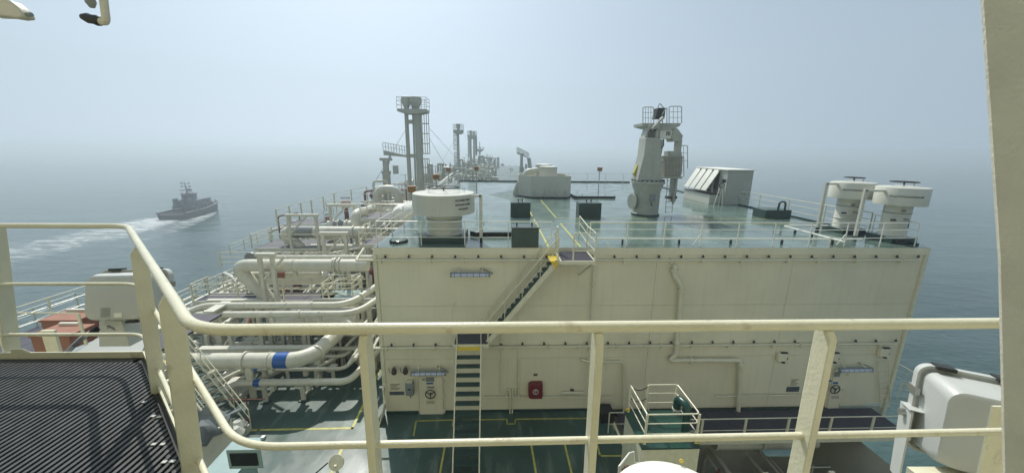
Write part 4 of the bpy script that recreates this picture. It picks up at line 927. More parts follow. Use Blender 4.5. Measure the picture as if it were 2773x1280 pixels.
# ================================================================== PORT SIDE PIPING
def pipe(label, pts, r, m='pipe', bands=(), flanges=(), corner=.6, n=18, name='cargo_pipe', group=None, clamps=()):
    root = thing(name, tuple(Vector(pts[0])), label, 'pipe', group)
    pts = [Vector(p) for p in pts]
    MB().tube(rnd_path(pts, corner, 7), r, n).build('pipe', m, root)
    for i, t_, w, bm in bands:
        q = lerp(pts[i], pts[i+1], t_); d = (pts[i+1]-pts[i]).normalized(); MB().cyl(q-d*w/2, q+d*w/2, r*1.025, n+6).build('colour_band', bm, root)
    for i, t_ in flanges:
        q = lerp(pts[i], pts[i+1], t_); d = (pts[i+1]-pts[i]).normalized(); MB().cyl(q-d*.04, q+d*.04, r*1.22+.03, n+6).build('flange', m, root)
    if r > .14:
        for a_, c_ in zip(pts, pts[1:]):
            L_ = (c_-a_).length; d = (c_-a_).normalized(); k_ = 1
            while L_ > 2.6 and k_*1.9 < L_-.9:
                q = a_+d*(k_*1.9); w_ = .012 if k_ % 3 else .045
                MB().cyl(q-d*w_, q+d*w_, r*(1.012 if k_ % 3 else 1.2)+.002, n).build('weld_seam' if k_ % 3 else 'flange', m, root); k_ += 1
    for i, t_ in clamps:
        q = lerp(pts[i], pts[i+1], t_); d = (pts[i+1]-pts[i]).normalized(); MB().cyl(q-d*.035, q+d*.035, r*1.07+.01, n+6).build('clamp', m, root)
        MB().b2(q+Vector((-.1, -.1, -r-.25)), q+Vector((.1, .1, -r+.02))).build('shoe', m, root)
    return root
def Zp(px, py, z): return P(px, py, Z=z)
# band 1: big blue banded pipe and its smaller companions
zb = -9.9; a = Zp(430, 990, zb); yb_ = Zp(740, 975, zb).y
pipe('fat cream pipe with a bright blue band, bending away at its right end', [(a.x-2, yb_, zb), (Zp(835, 975, zb).x, yb_, zb), (Zp(905, 935, zb).x-.1, Zp(880, 905, zb).y+.4, zb+.25), (Zp(905, 935, zb).x+.2, yb_+4.2, zb-.2)], .37, bands=((0, .86, .62, 'blue'),), clamps=((0, .79), (1, .2)), corner=1.1, n=28)
zb2 = -11.05; y2 = Zp(800, 1034, zb2).y
pipe('medium pipe with a dark blue band running below the fat pipe toward the house', [(Zp(588, 1072, zb2-.2).x, y2-1.6, zb2-.2), (Zp(635, 1036, zb2).x, y2, zb2), (Zp(948, 1028, zb2).x, y2, zb2), (-6.4, y2+4, zb2+.2)], .165, bands=((1, .2, .3, 'blue'),), clamps=((1, .33), (1, .64)), corner=.5)
y3 = y2+1.1
pipe('slim pipe with a small blue band between the fat pipe and the medium pipe', [(Zp(640, 1010, zb2).x-.9, y3-1.4, zb2-.2), (Zp(665, 1006, zb2).x-.3, y3, zb2), (Zp(930, 1000, zb2).x, y3, zb2), (-6.9, y3+3.4, zb2+.2)], .10, bands=((1, .13, .3, 'blue'),), clamps=((1, .22), (1, .62)), corner=.35)
y4 = y2+2.3
pipe('slimmest pipe behind, turning off near the house corner', [(-14, y4, zb2), (Zp(915, 985, zb2).x, y4, zb2), (-7.3, y4+3, zb2+.2)], .085, clamps=((0, .4), (0, .8)), corner=.3)
y5 = y2+4.2
pipe('slim pipe crossing just under the foreground rail near the house', [(-15, y5, zb2+.9), (-7.6, y5, zb2+.9), (-7.3, y5-1.6, zb2+.9)], .09, corner=.15)
pipe('slim grey pipe running behind the fat pipe', [(-16, y5+.6, zb2+.6), (-9.4, y5+.6, zb2+.6)], .12, clamps=((0, .3), (0, .7)))
for i, (dx, r_) in enumerate(((0, .16), (.55, .12), (1.0, .1))):
    x_ = Zp(560, 1060, zb2).x-.9+dx
    pipe('pipe running fore and aft beside the green deck stairs, %s' % ('widest, on the port side', 'middle one', 'thinnest, nearest the deck')[i], [(x_-1.4, y2-2.4, zb2-.3), (x_+.5, y2+.9, zb2-.3), (x_+1.6, y2+3.6, zb2-.2)], r_, corner=.4, group='fore and aft pipes by the stairs', flanges=((0, .8),))
def support(px, pyf, ztop, lb, w=.18, arm_=0):
    q = Zp(px, pyf, DK); root = thing('pipe_support', tuple(q), lb, 'support', 'pipe supports on the main deck')
    MB().b2((q.x-w/2, q.y-.05, DK+.004), (q.x+w/2, q.y+.05, ztop)).build('post', 'pipe', root); MB().b2((q.x-w, q.y-.15, DK+.003), (q.x+w, q.y+.15, DK+.05)).build('foot', 'dgreen', root)
    if arm_: MB().bar((q.x, q.y, ztop-.7), (q.x+arm_, q.y+.8, ztop-.02), .08, .08).build('brace', 'pipe', root)
    MB().b2((q.x-w*1.1, q.y-.3, ztop), (q.x+w*1.1, q.y+.3, ztop+.08)).build('saddle', 'pipe', root)
support(688, 1078, zb-.45, 'support post under the blue band of the fat pipe', .3); support(721, 1088, zb2-.25, 'support post with brace right of the fat pipe band', .2, .5); support(823, 1083, zb2-.25, 'support post with brace under the medium pipe', .2, .5); support(905, 1040, zb2-.2, 'support post near the right ends of the medium and slim pipes', .16)
support(640, 1078, zb2-.2, 'support post by the left bend of the medium pipe', .16)
q = Zp(672, 1000, -10.2); vt = thing('tag_plate', tuple(q), 'pale oval plate hanging under the fat pipe', 'plate'); MB().prism([q+Vector((-.16, 0, -.55)), q+Vector((.1, 0, -.6)), q+Vector((.17, 0, -.2)), q+Vector((.08, 0, .15)), q+Vector((-.12, 0, .15)), q+Vector((-.2, 0, -.2))], (0, .05, 0)).build('plate', 'pipe', vt)

# I-beam frames behind the fat pipe
def frame(lb, x0, x1, y, z0, z1, w=.22, diag=True, name='pipe_gantry'):
    root = thing(name, ((x0+x1)/2, y, z0), lb, 'frame', 'steel frames carrying the port pipes')
    for x_ in (x0, x1): MB().b2((x_-w/2, y-w/2, z0), (x_+w/2, y+w/2, z1-w)).build('leg', 'pipe', root)
    MB().b2((x0-w, y-w*.6, z1-w+.003), (x1+w, y+w*.6, z1)).build('beam', 'pipe', root)
    if diag: MB().bar((x0, y, z1-1.6), (x0+1.4, y, z1-w), w*.6, w*.6).build('brace', 'pipe', root)
    return root
frame('heavy frame whose beam ends just left of the fat pipe clamp', -15.5, -9.8, 18.3, DK, -10.3, .3, False)
frame('frame standing behind the right bend of the fat pipe', -9.3, -7.2, 19.2, DK, -9.9)
frame('frame with a brace under the two long parallel pipes, left one', -16.5, -13.3, 20.5, DK, -8.5)
frame('frame with a brace under the two long parallel pipes, right one', -10.6, -7.6, 20.5, DK, -8.5)
for i in range(9):
    x_ = -19+i*1.35
    sp_ = thing('standpipe', (x_, 19.4, DK), 'upright cream post number %s from port below the parallel pipes' % ('one', 'two', 'three', 'four', 'five', 'six', 'seven', 'eight', 'nine')[i], 'post', 'upright posts below the parallel pipes')
    MB().b2((x_-.1, 19.3+(i % 3)*.5, DK), (x_+.1, 19.5+(i % 3)*.5, -8.7-(i % 2)*.6)).build('post', 'pipe', sp_)
MB_ = MB().lathe((0, 0, 0), [(.75, 0), (.8, .2), (.8, 4.5), (.75, 4.7)], 28, (1, 0, 0))
for i, v in enumerate(MB_.v): MB_.v[i] = (v[0]-12.8, v[1]+20.3, v[2]-9.8)
o = MB_.build('drum_tank', 'pipe'); tag(o, 'horizontal cream drum behind the parallel pipes', 'tank')

# band 2: two long parallel pipes bending up beside the wall
yA = Zp(800, 826, -8).y; yB = Zp(800, 850, -8.3).y
pipe('upper of the two long parallel pipes, bending forward at the house corner', [(Zp(515, 842, -8).x-.5, yA-1.4, -8.3), (Zp(545, 826, -8).x, yA, -8), (Zp(945, 824, -8).x, yA, -8), (-6.6, yA+3.4, -7.6), (-6.2, yA+7, -7.4)], .17, clamps=((1, .3), (1, .58)), flanges=((2, .25),), corner=.9)
pipe('lower of the two long parallel pipes, bending forward at the house corner', [(Zp(500, 853, -8.3).x, yB, -8.3), (Zp(965, 848, -8.3).x, yB, -8.3), (-6.2, yB+3.0, -8.0), (-6.0, yB+6, -8.0)], .17, clamps=((0, .2), (0, .5), (0, .78)), corner=.9)
q = Zp(600, 850, -8.3); br_ = thing('pipe_bracket', tuple(q), 'square bracket post clamped over the lower parallel pipe near its left end', 'bracket')
MB().b2(q+Vector((-.3, -.5, -.4)), q+Vector((-.1, .5, .32))).build('post', 'pipe', br_); MB().b2(q+Vector((-.4, -.6, .325)), q+Vector((.1, .7, .42))).build('cap', 'pipe', br_)

# band 3: grated walkway with railing, pale green topped cabinet, fat horizontal vessel
def walk(lb, x0, x1, y0, y1, z, leg=True, n=None):
    root = thing('walkway', ((x0+x1)/2, (y0+y1)/2, z), lb, 'walkway', 'dark grated walkways over the port deck')
    n = n or max(2, int((x1-x0)/1.6)); w = (x1-x0)/n
    for k in range(n): MB().b2((x0+k*w+.012, y0, z-.05), (x0+(k+1)*w-.012, y1, z)).build('grating_panel', 'dark_grating', root)
    for yy in (y0-.06, y1+.01): MB().b2((x0-.03, yy, z-.2), (x1+.03, yy+.05, z+.03)).build('edge_beam', 'pipe', root)
    if leg:
        for k in range(int((x1-x0)/3)+1):
            x_ = x0+.3+k*3; MB().b2((x_-.08, y0, DK), (x_+.08, y0+.16, z-.2)).build('leg', 'pipe', root)
    return root
zA = -9.0; xa0, xa1 = Zp(520, 818, zA).x, Zp(890, 816, zA).x; ya0, ya1 = Zp(750, 815, zA).y, Zp(750, 794, zA).y
walk('dark grated walkway behind the two long parallel pipes', xa0, xa1, ya0, ya1, zA)
railing('walkway_railing', 'railing along the near side of the walkway behind the parallel pipes', [(xa0, ya1, zA), (xa0, ya0, zA), (xa1, ya0, zA), (xa1+1.2, ya1+.8, zA)], 1.1, step=2.4, postw=.09, group='railings of the port walkways', r=.028)
railing('walkway_railing', 'railing along the far side of the walkway behind the parallel pipes', [(xa0, ya1, zA), (xa1-1, ya1, zA), (xa1, ya1+1, zA)], 1.1, step=2.4, postw=.07, group='railings of the port walkways', r=.025)
q = Zp(935, 800, -9); cb = thing('cabinet_house', (q.x, q.y, DK), 'cream deck locker with a pale green top right of the dark walkway', 'locker')
MB().b2((q.x-1.1, q.y-.9, DK), (q.x+.9, q.y+.9, -9.05)).build('body', 'cream', cb, bevel=.02); MB().b2((q.x-1.15, q.y-.95, -9.045), (q.x+.95, q.y+.95, -9)).build('top', 'cabin', cb)
MB().ring((q.x+.6, q.y-.93, -10.1), .25, .03, (0, 1, 0), 18, 5).build('handwheel', 'black', cb)
railing('locker_railing', 'small railing round the pale green topped locker', [(q.x-1, q.y-.8, -9), (q.x+.8, q.y-.8, -9), (q.x+.8, q.y+.8, -9), (q.x-1, q.y+.8, -9)], 1.1, step=1.8, postw=.06, close=True, r=.028)
zc = -8.3; ys = Zp(800, 752, zc).y
ve = pipe('fat horizontal vessel with a dark flange at its left end behind the walkway', [(Zp(700, 765, zc).x-.6, ys, zc), (Zp(872, 754, zc).x, ys, zc)], .45, flanges=(), n=28)
q = Vector((Zp(704, 752, zc).x, ys, zc)); MB().cyl(q+Vector((-.45, 0, 0)), q+Vector((-.05, 0, 0)), .56, 24).build('dark_flange', 'grey', ve); MB().cyl(q+Vector((-.2, 0, .55)), q+Vector((-.2, 0, 1.4)), .1, 8).build('valve_stem', 'pipe', ve)
MB().lathe(q+Vector((-.3, -.1, 1.35)), [(.42, 0), (.42, .1)], 20, (0, 1, .15)).build('valve_disc', 'grey', ve)
e_ = Vector((Zp(872, 754, zc).x, ys, zc)); MB().lathe(e_, [(.45, 0), (.42, .18), (.3, .33), (.05, .4)], 24, (1, 0, 0)).build('end_dome', 'pipe', ve)
# band 4: long pipe with elbow down at the left and the frames round it
zd = -6.6; yd = Zp(900, 718, zd).y
pipe('long cream pipe above the vessel, turning down at its left end', [(Zp(625, 780, zd).x+.2, yd, -9.6), (Zp(618, 718, zd).x+.3, yd, zd), (Zp(1004, 712, zd).x, yd, zd)], .36, clamps=((1, .45),), flanges=((1, .76), (1, .79)), corner=.9, n=24)
pipe('slimmer pipe running right behind the long cream pipe', [(Zp(690, 705, -6.4).x, yd+1.0, -6.4), (Zp(1000, 703, -6.4).x, yd+1.0, -6.4)], .13)
pipe('slim pipe with a red band below the long cream pipe', [(Zp(690, 730, -7.2).x, yd+.4, -7.3), (Zp(880, 730, -7.2).x, yd+.4, -7.3)], .2, bands=((0, .47, .5, 'orange'),))
frame('frame straddling the long pipe near its left end', Zp(690, 705, -6.0).x, Zp(735, 700, -6).x, yd-.6, DK, -5.7, .19)
frame('wide open frame with a brace standing over the long cream pipe', Zp(820, 680, -6).x, Zp(888, 680, -6).x, Zp(850, 700, -6.6).y+2.2, -9, -5.4, .2)
# band 5
zB = -7.6; xb0, xb1 = Zp(690, 672, zB).x, Zp(870, 668, zB).x; yb0, yb1 = Zp(780, 672, zB).y, Zp(780, 650, zB).y
walk('dark walkway deck left of the widest vent, level with the roof deck edge', xb0, xb1, yb0, yb1, zB)
railing('walkway_railing', 'railing round the walkway beside the dark banded pipe', [(xb0-.2, yb1, zB), (xb0-.2, yb0, zB), (xb1, yb0, zB), (xb1+1.2, yb1, zB)], 1.1, step=2.6, postw=.1, group='railings of the port walkways', r=.03)
railing('walkway_railing', 'railing in front of the wide open frame', [(xb0-.5, yb0-3, -8.2), (xb1+2.5, yb0-3, -8.2), (xb1+4.6, yb0-1, -8.2)], 1.1, step=2.2, postw=.1, group='railings of the port walkways', r=.03)
zd = -6.5; ye = Zp(900, 628, zd).y
pb = pipe('fat pipe with a dark wrapped section and an elbow down at its left end', [(Zp(768, 650, zd).x, ye-.2, -8), (Zp(770, 625, zd).x+.0, ye, zd), (Zp(1040, 628, zd).x, ye, zd)], .46, flanges=((1, .08), (1, .35)), corner=.8, n=24)
MB().cyl((Zp(795, 628, zd).x, ye, zd), (Zp(852, 628, zd).x, ye, zd), .49, 24).build('dark_wrap', 'grey', pb)
pipe('thinner pipe passing under the dark banded pipe', [(Zp(860, 655, -7.6).x, ye, -7.8), (Zp(1000, 655, -7.6).x, ye, -7.8)], .3)
frame('frame posts on either side of the dark wrapped section', Zp(782, 600, -5.5).x, Zp(858, 600, -5.5).x, ye-.9, -9, -4.9, .19)
frame('tall frame right behind the dark banded pipe', Zp(870, 590, -5.5).x, Zp(940, 590, -5.5).x, ye+2.5, -9, -4.6, .2, True)
pipe('gooseneck pipe rising over the fat pipe and turning away', [(Zp(958, 612, -6).x, ye+1.2, -7), (Zp(958, 585, -5.4).x, ye+1.2, -5.3), (Zp(985, 580, -5.4).x, ye+4.4, -5.3)], .42, corner=1.0, n=20)
pp_ = pipe('dark flanged pipe section left of the gooseneck pipe', [(Zp(905, 600, -6.3).x, ye+2.2, -6.4), (Zp(990, 600, -6.3).x, ye+2.2, -6.4)], .42, flanges=((0, .2), (0, .35), (0, .6)))
MB().cyl(Vector((Zp(922, 600, -6.3).x, ye+2.2, -6.4)), Vector((Zp(948, 600, -6.3).x, ye+2.2, -6.4)), .45, 20).build('dark_wrap', 'grey', pp_)
zC = -7.0; xc0, xc1 = Zp(775, 606, zC).x, Zp(860, 606, zC).x; yc0, yc1 = Zp(800, 608, zC).y, Zp(800, 595, zC).y
walk('dark walkway at the port edge farther forward beside the curved railing', xc0, xc1, yc0, yc1, zC, n=6)
railing('walkway_railing', 'tall railing climbing along the port edge farther forward', [(xc0, yc0-1, zC), (xc0, yc1+3, zC), (xc0+.3, yc1+8, zC+.2), (xc0+2.5, yc1+13, zC+.5)], 1.6, step=2.5, postw=.12, group='railings of the port walkways', r=.035)
xd0, xd1 = Zp(985, 588, -5.2).x, -6.0; yd0, yd1 = Zp(1000, 592, -5.2).y, Zp(1000, 575, -5.2).y
walk('purple grey walkway just left of the widest vent', xd0, xd1, yd0, yd1, -5.2)
railing('walkway_railing', 'railing of the purple grey walkway left of the widest vent', [(xd0, yd1, -5.2), (xd0, yd0, -5.2), (xd1, yd0, -5.2)], 1.1, step=1.8, postw=.08, group='railings of the port walkways', r=.03)
xe0, xe1 = Zp(965, 668, -6.2).x, -6.3; ye0 = Zp(1000, 662, -6.2).y
walk('small dark walkway against the port side of the house', xe0, xe1, ye0, ye0+2.5, -6.2)
railing('walkway_railing', 'railing of the small walkway against the port side of the house', [(xe0, ye0+2.4, -6.2), (xe0, ye0, -6.2), (xe1, ye0, -6.2)], 1.1, step=1.5, postw=.07, group='railings of the port walkways', r=.028)
# big inverted U bend near the mast, sloping pipes and a white vessel behind the widest vent
yu = 38
MB2 = pipe('broad upside down U shaped pipe loop near the nearest vent mast', [(P(1020, 560, Y=yu).x, yu, -8), (P(1020, 510, Y=yu).x, yu, P(1040, 512, Y=yu).z), (P(1078, 510, Y=yu).x, yu, P(1040, 512, Y=yu).z), (P(1078, 560, Y=yu).x, yu, -8)], .42, corner=1.2, n=22)
for i in range(3):
    a = P(1150-i*14, 530+i*6, Y=30+i); c = P(1225-i*6, 470+i*10, Y=46)
    pipe('sloping pipe rising forward behind the widest vent, %s' % ('uppermost', 'middle', 'lowest')[i], [a, c], .12, group='sloping pipes behind the widest vent')
q = P(1100, 580, Y=27); wv = thing('white_tank', tuple(q), 'rounded white tank end peeping out left of the widest vent', 'tank')
MB().lathe(q+Vector((-.2, 0, 0)), [(.1, -.75), (.5, -.65), (.72, -.35), (.78, 0), (.78, 2.2)], 24, (.25, 1, 0)).build('shell', 'white', wv)
# valves
def valve(px, py, Y, s_, m, lb):
    q = P(px, py, Y=Y); root = thing('valve', tuple(q), lb, 'valve', 'valves among the port pipes')
    MB().cyl(q-Vector((0, 0, .9*s_)), q, .16*s_, 10).build('stem', m, root); MB().lathe(q, [(.3*s_, 0), (.38*s_, .15*s_), (.38*s_, .4*s_), (.2*s_, .55*s_)], 12).build('actuator', m, root)
    MB().ring(q+Vector((0, 0, .75*s_)), .33*s_, .03, n=14, k=5).build('handwheel', 'black', root)
for px, py, Y, s_, m, lb in ((937, 562, 40, 1.4, 'redrust', 'tall red brown valve standing left of the gooseneck pipe'), (890, 598, 38, .9, 'redrust', 'short red brown valve beside the frame farther forward'), (1010, 535, 44, 1.0, 'redrust', 'red brown valve below the broad pipe loop'), (985, 560, 42, .8, 'blue', 'small blue valve behind the gooseneck pipe'), (1012, 742, 26, .8, 'red', 'small red valve near the house corner beside the railing'), (975, 760, 25, .7, 'pipe', 'cream valve near the pale green topped locker'), (955, 760, 25.5, .7, 'pipe', 'second cream valve near the pale green topped locker'), (745, 728, 31, .8, 'pipe', 'cream valve under the long pipe near its left end')):
    valve(px, py, Y, s_, m, lb)
# dark background machinery between the bands
rng = random.Random(5)
for x0, x1, y0, y1, z1_, lb in ((-19, -7, 19, 21.5, -9.6, 'low machinery in shade behind the fat pipe'), (-21, -9.5, 25.5, 30, -8.3, 'valves and small pipes behind the vessel'), (-13, -6.6, 30, 34, -6.4, 'shaded machinery under the dark banded pipe'), (-22, -9, 37, 43, -6.3, 'pipework beyond the dark banded pipe'), (-24.8, -19, 22, 40, -10.6, 'small pipes and fittings on the open port deck'), (-14, -6.5, 40, 50, -4.9, 'maze of valves below the broad pipe loop')):
    clutter('deck_machinery', lb, 'machinery', x0, x1, y0, y1, DK, z1_, 70, None, 'machinery on the port deck', t_=.12)
clutter('deck_machinery', 'fore and aft small pipes and fittings left behind the railing posts', 'machinery', -22, -11, 12, 18, DK, -10.6, 60, None, 'machinery on the port deck', t_=.1)
def bundle(lb, segs, n, dvec, r, m='pipe'):
    root = thing('pipe_bundle', tuple(Vector(segs[0])), lb, 'pipes', 'bundles of slim pipes')
    for i in range(n):
        o_ = Vector(dvec)*i; o_.z += .12*((i*5) % 3)
        MB().tube(rnd_path([Vector(p)+o_ for p in segs], .4, 3), r*(.6+.5*((i*7) % 4)/3), 8).build('pipe', m, root)
    L_ = (Vector(segs[-1])-Vector(segs[0])).length
    for k in range(1, int(L_/2.4)):
        q = lerp(segs[0], segs[-1], k*2.4/L_); e_ = q+Vector(dvec)*(n-1)
        MB().bar(q-Vector((0, 0, r+.06)), e_-Vector((0, 0, r+.06)), .09, .09).build('cross_beam', m, root)
        for w_ in (q, e_): MB().b2((w_.x-.05, w_.y-.05, DK), (w_.x+.05, w_.y+.05, w_.z-r-.1)).build('leg', m, root)
    return root
bundle('slim pipes crossing the deck behind the drum tank', [(-20, 23.2, -10.3), (-8, 23.2, -10.3)], 5, (0, .38, 0), .10)
bundle('slim pipes running forward along the port part of the deck', [(-22.5, 13.5, -11.1), (-22.5, 46, -11.1)], 6, (.45, 0, 0), .09)
bundle('slim pipes crossing behind the long cream pipe', [(-21, 31.5, -8.9), (-8, 31.5, -8.9)], 5, (0, .45, 0), .12)
bundle('slim pipes hugging the port side of the house', [(-6.2, 16.5, -9.6), (-6.2, 46, -8.0)], 4, (-.4, 0, -.25), .10)
bundle('slim pipes running forward between the walkways', [(-13.5, 23, -9.9), (-13.5, 45, -7.4)], 4, (.5, 0, 0), .09)
bundle('slim pipes crossing under the walkway farther forward', [(-24, 42, -8.4), (-9, 42, -8.4)], 4, (0, .6, 0), .13)
for lb_, pp__ in (('thin railing along the open deck left of the parallel pipes', [(-20, 17, DK), (-20, 30, DK), (-18, 33, DK)]), ('thin raised railing above the slim pipes behind the drum tank', [(-19, 24.8, -9.9), (-9, 24.8, -9.9)]), ('railing by the port walkway deck edge farther forward', [(-24.9, 34, -9.8), (-24.9, 50, -9.6), (-23.5, 56, -9.4)]), ('railing running forward beside the house roof deck', [(-7.4, 26, -6.2), (-7.4, 40, -5.4)]), ('railing across the deck beyond the dark banded pipe', [(-18, 39, -6.4), (-9, 39, -6.4)]), ('railing across the deck below the broad pipe loop', [(-15, 34.5, -6.0), (-7.5, 34.5, -6.0)])):
    railing('deck_railing', lb_, pp__, 1.1, step=2.0, r=.026, postw=.07, group='thin railings among the port pipes')
# ship side railings
railing('ship_side_railing', 'long railing along the port edge of the ship in front of the wake', [(ML+.3, 19.5, DK), (ML+.3, 60, DK)], 1.15, step=2.6, r=.035, postw=.1)
railing('wing_railing', 'railing of the raised side deck at the far left in front of the wake', [(-22, 13.2, -9.6), (ML+.2, 13.2, -9.6), (ML+.2, 21.5, -9.6), (-22.8, 21.5, -9.6)], 1.1, step=2.2, r=.02, postw=.07, m='pipe')
walk('dark grated raised side deck at the far left beyond the orange boxes', ML+.1, -21.6, 13.2, 21.6, -9.6, n=4)
xq = -20.5
for i in range(3):
    pipe('long slim pipe running forward along the port deck edge, %s' % ('outermost', 'middle', 'innermost')[i], [(ML+4+i*.7, 14, DK+.6), (ML+4+i*.7, 60, DK+.6)], .12, group='edge pipes of the port deck', n=8)

# ------------------------------------------------------------------ deck stairs by the pipes
ft = Zp(655, 1160, DK); fl_ = Zp(655, 1172, DK)
hd = P(480, 985, Y=ft.y+1.3)
s1 = stair('deck_stairs', 'slanting deck stairs with thin rails beside the fat pipe, yellow bottom step', (-11.2, 14.05, DK+.02), (-14.9, 15.9, DK+2.9), (.45, .89, 0), .95, 11, sd_=.14)
q = Zp(640, 1186, DK); ys_ = MB().prism([Zp(600, 1200, DK+.05), Zp(612, 1204, DK+.05), Zp(652, 1160, DK+.3), Zp(636, 1160, DK+.3)], (0, 0, .06)); ys_.build('bottom_step', 'yellow', s1)

# blue green cabin low on the left with a dark window
q0, q1 = P(500, 1192, Z=-9.7), P(718, 1186, Z=-9.7); yf_ = 10.65
cbn = thing('deck_cabin', ((q0.x+q1.x)/2, 10, DK), 'pale blue green deck cabin with a small dark window', 'cabin')
MB().b2((q0.x-1.6, 9.4, DK), (q1.x-.05, yf_-.05, -9.76)).build('body', 'cabin', cbn, bevel=.02)
MB().b2((q0.x-1.7, 9.2, -9.755), (q1.x+.02, 11.15, -9.7)).build('roof', 'cabin', cbn, bevel=.015)
wa, wb = P(623, 1225, Y=9.37), P(702, 1257, Y=9.37)
MB().b2((wa.x-.1, 9.36, wb.z-.12), (wb.x+.1, 9.398, wa.z+.1)).build('window_frame', 'cabin', cbn, bevel=.01)
MB().b2((wa.x, 9.33, wb.z), (wb.x, 9.357, wa.z)).build('window_pane', 'glass', cbn, bevel=.008)
for px, py in ((505, 1190), (716, 1184)): w_ = P(px, py, Z=-9.68); MB().box(w_+Vector((0, -.05, .05)), (.12, .12, .1)).build('lifting_lug', 'steel', cbn)

rl = P(908, 1258, Z=DK+1.4); re = thing('hose_reel', (rl.x, rl.y, DK), 'round cream reel on a stand at the bottom of the view near the yellow line', 'reel')
MB().lathe(rl+Vector((0, .12, 0)), [(.26, 0), (.26, .06), (.1, .07)], 24, (0, -1, .6)).build('disc', 'cream', re)
MB().cyl(rl, (rl.x, rl.y+.3, DK), .05, 8).build('stand', 'cream', re); MB().tube([rl+Vector((-.25, 0, .1)), rl+Vector((-1.1, -.6, -.4))], .025, 6).build('hose', 'black', re)

# ================================================================== STARBOARD PLATFORM AND LOWER AREA
pl = thing('starboard_platform', (12, 14.4, DK), 'long dark grated platform along the foot of the wall on the right', 'platform')
for k in range(9):
    x0_, x1_ = 5.7+k*1.42, 5.7+(k+1)*1.42-.02
    MB().prism([(x0_, 13.45, DK-.05), (x1_, 13.45, DK-.05), (x1_, HY-.15, DK-.05), (x0_, HY-.15, DK-.05)], (0, 0, .05)).build('grating_panel', 'dark_grating', pl)
MB().b2((5.6, 13.36, DK-.2), (18.5, 13.42, DK+.02)).build('edge_beam', 'cream', pl)
for x_ in (9.8, 12.6, 15.5): MB().bar((x_, 13.5, DK-.2), (x_, 15.3, DK-1.3), .08, .08).build('bracket', 'cream', pl)
railing('platform_railing', 'long railing along the outer edge of the starboard platform', [(6.9, 13.4, DK), (18.4, 13.4, DK), (19.4, 14.6, DK)], 1.05, mids=(.45,), step=1.9, postw=.09, r=.024)
railing('platform_railing', 'short railing with rounded corners behind the green topped house', [(4.9, 13.9, DK), (6.7, 13.9, DK), (6.8, 14.8, DK)], 1.05, mids=(.45,), step=.9, postw=.05, r=.02)
for i in range(5):
    st_ = (5.9+i*.28)
    pipe('thin slanting pipe descending right of the green topped house, %s' % ('leftmost', 'second from left', 'middle', 'second from right', 'rightmost')[i], [(st_-.3, 14.0, DK-.4), (st_+.0, 13.2, DK-.5), (st_+.6, 11.2, DK-1.6), (st_+1.2, 8.5, DK-3.4)], .055, group='slanting pipes by the green topped house', n=8, name='thin_pipe')
stair('deck_stairs', 'stairs leading down to the lower deck right of the green topped house', (9.0, 8.0, -16.3), (6.6, 12.6, DK-.1), (.9, .45, 0), .9, 14, top_yellow=False)
pipe('wide grey pipe lying below the starboard platform', [(10.0, 14.2, -13.05), (14.8, 14.2, -13.05)], .33, flanges=((0, .45),), n=28, m='vent')
for i, x_ in enumerate((8.3, 10.7, 13.4)): o = MB().b2((x_-.11, 11.7, -16.5), (x_+.11, 11.9, DK-.2)).build('support_post', 'cream'); tag(o, 'cream upright post %s under the starboard platform' % ('on the left', 'in the middle', 'on the right')[i], 'post', 'posts under the starboard platform')
for i in range(6): pipe('slim pipe on the lower deck below the wide grey pipe, %s from the left' % ('first', 'second', 'third', 'fourth', 'fifth', 'sixth')[i], [(8.2+i*.95, 12.5-.2*i, -15.3), (8.9+i*.95, 8.2, -15.5)], .07+.02*(i % 2), m='pipe', group='slim pipes on the lower deck', n=8)
clutter('deck_machinery', 'pipes and fittings on the lower deck under the platform', 'machinery', 8.5, 15.0, 9.8, 13.6, -16.5, -13.4, 110, None, 'machinery on the lower deck', t_=.09)
q = P(2110, 1235, Z=-13.5); o = MB().b2((11.6, 13.0, -12.75), (13.2, 13.34, -12.7)).build('pale_plate', 'cabin'); tag(o, 'pale green plate just under the starboard platform', 'plate')
railing('corner_railing', 'thin railing beyond the starboard corner of the house', [(19.6, 15.2, DK+.3), (21.2, 14.6, DK+.3), (21.3, 18, DK+.3)], 1.1, step=1.6, r=.02, postw=.04)

# green topped deck house with railing and green gooseneck vent
gz = -9.0
gx0, gx1 = P(1740, 1215, Z=gz).x, P(1900, 1210, Z=gz).x; gy0, gy1 = P(1820, 1212, Z=gz).y, P(1770, 1111, Z=gz).y
gh = thing('green_topped_house', ((gx0+gx1)/2, (gy0+gy1)/2, DK), 'small cream deck house with a dark green roof and four yellow lugs', 'deck house')
MB().b2((gx0+.03, gy0+.03, DK+.003), (gx1-.03, gy1-.03, gz-.05)).build('body', 'cream', gh, bevel=.02)
MB().b2((gx0, gy0, gz-.05), (gx1, gy1, gz)).build('roof', 'green', gh)
for px, py in ((1699, 1116), (1828, 1114), (1743, 1203), (1887, 1202)):
    q = P(px, py, Z=gz); MB().ring(q+Vector((0, 0, .1)), .06, .024, (.3, 1, .2), 12, 6).build('lifting_lug', 'yellow', gh)
gR = [(gx0+.12, gy0+.15, gz), (gx1-.12, gy0+.15, gz), (gx1-.12, gy1-.08, gz), (gx0+.75, gy1-.08, gz)]
railing('roof_railing', 'white pipe railing round the dark green roof', gR, 1.1, step=1.75, r=.024, postw=.07)
railing('roof_railing', 'short gate side of the railing on the dark green roof', [(gx0+.12, gy0+.16, gz), (gx0+.12, gy1-.08, gz)], 1.1, step=1.7, r=.024, postw=.06)
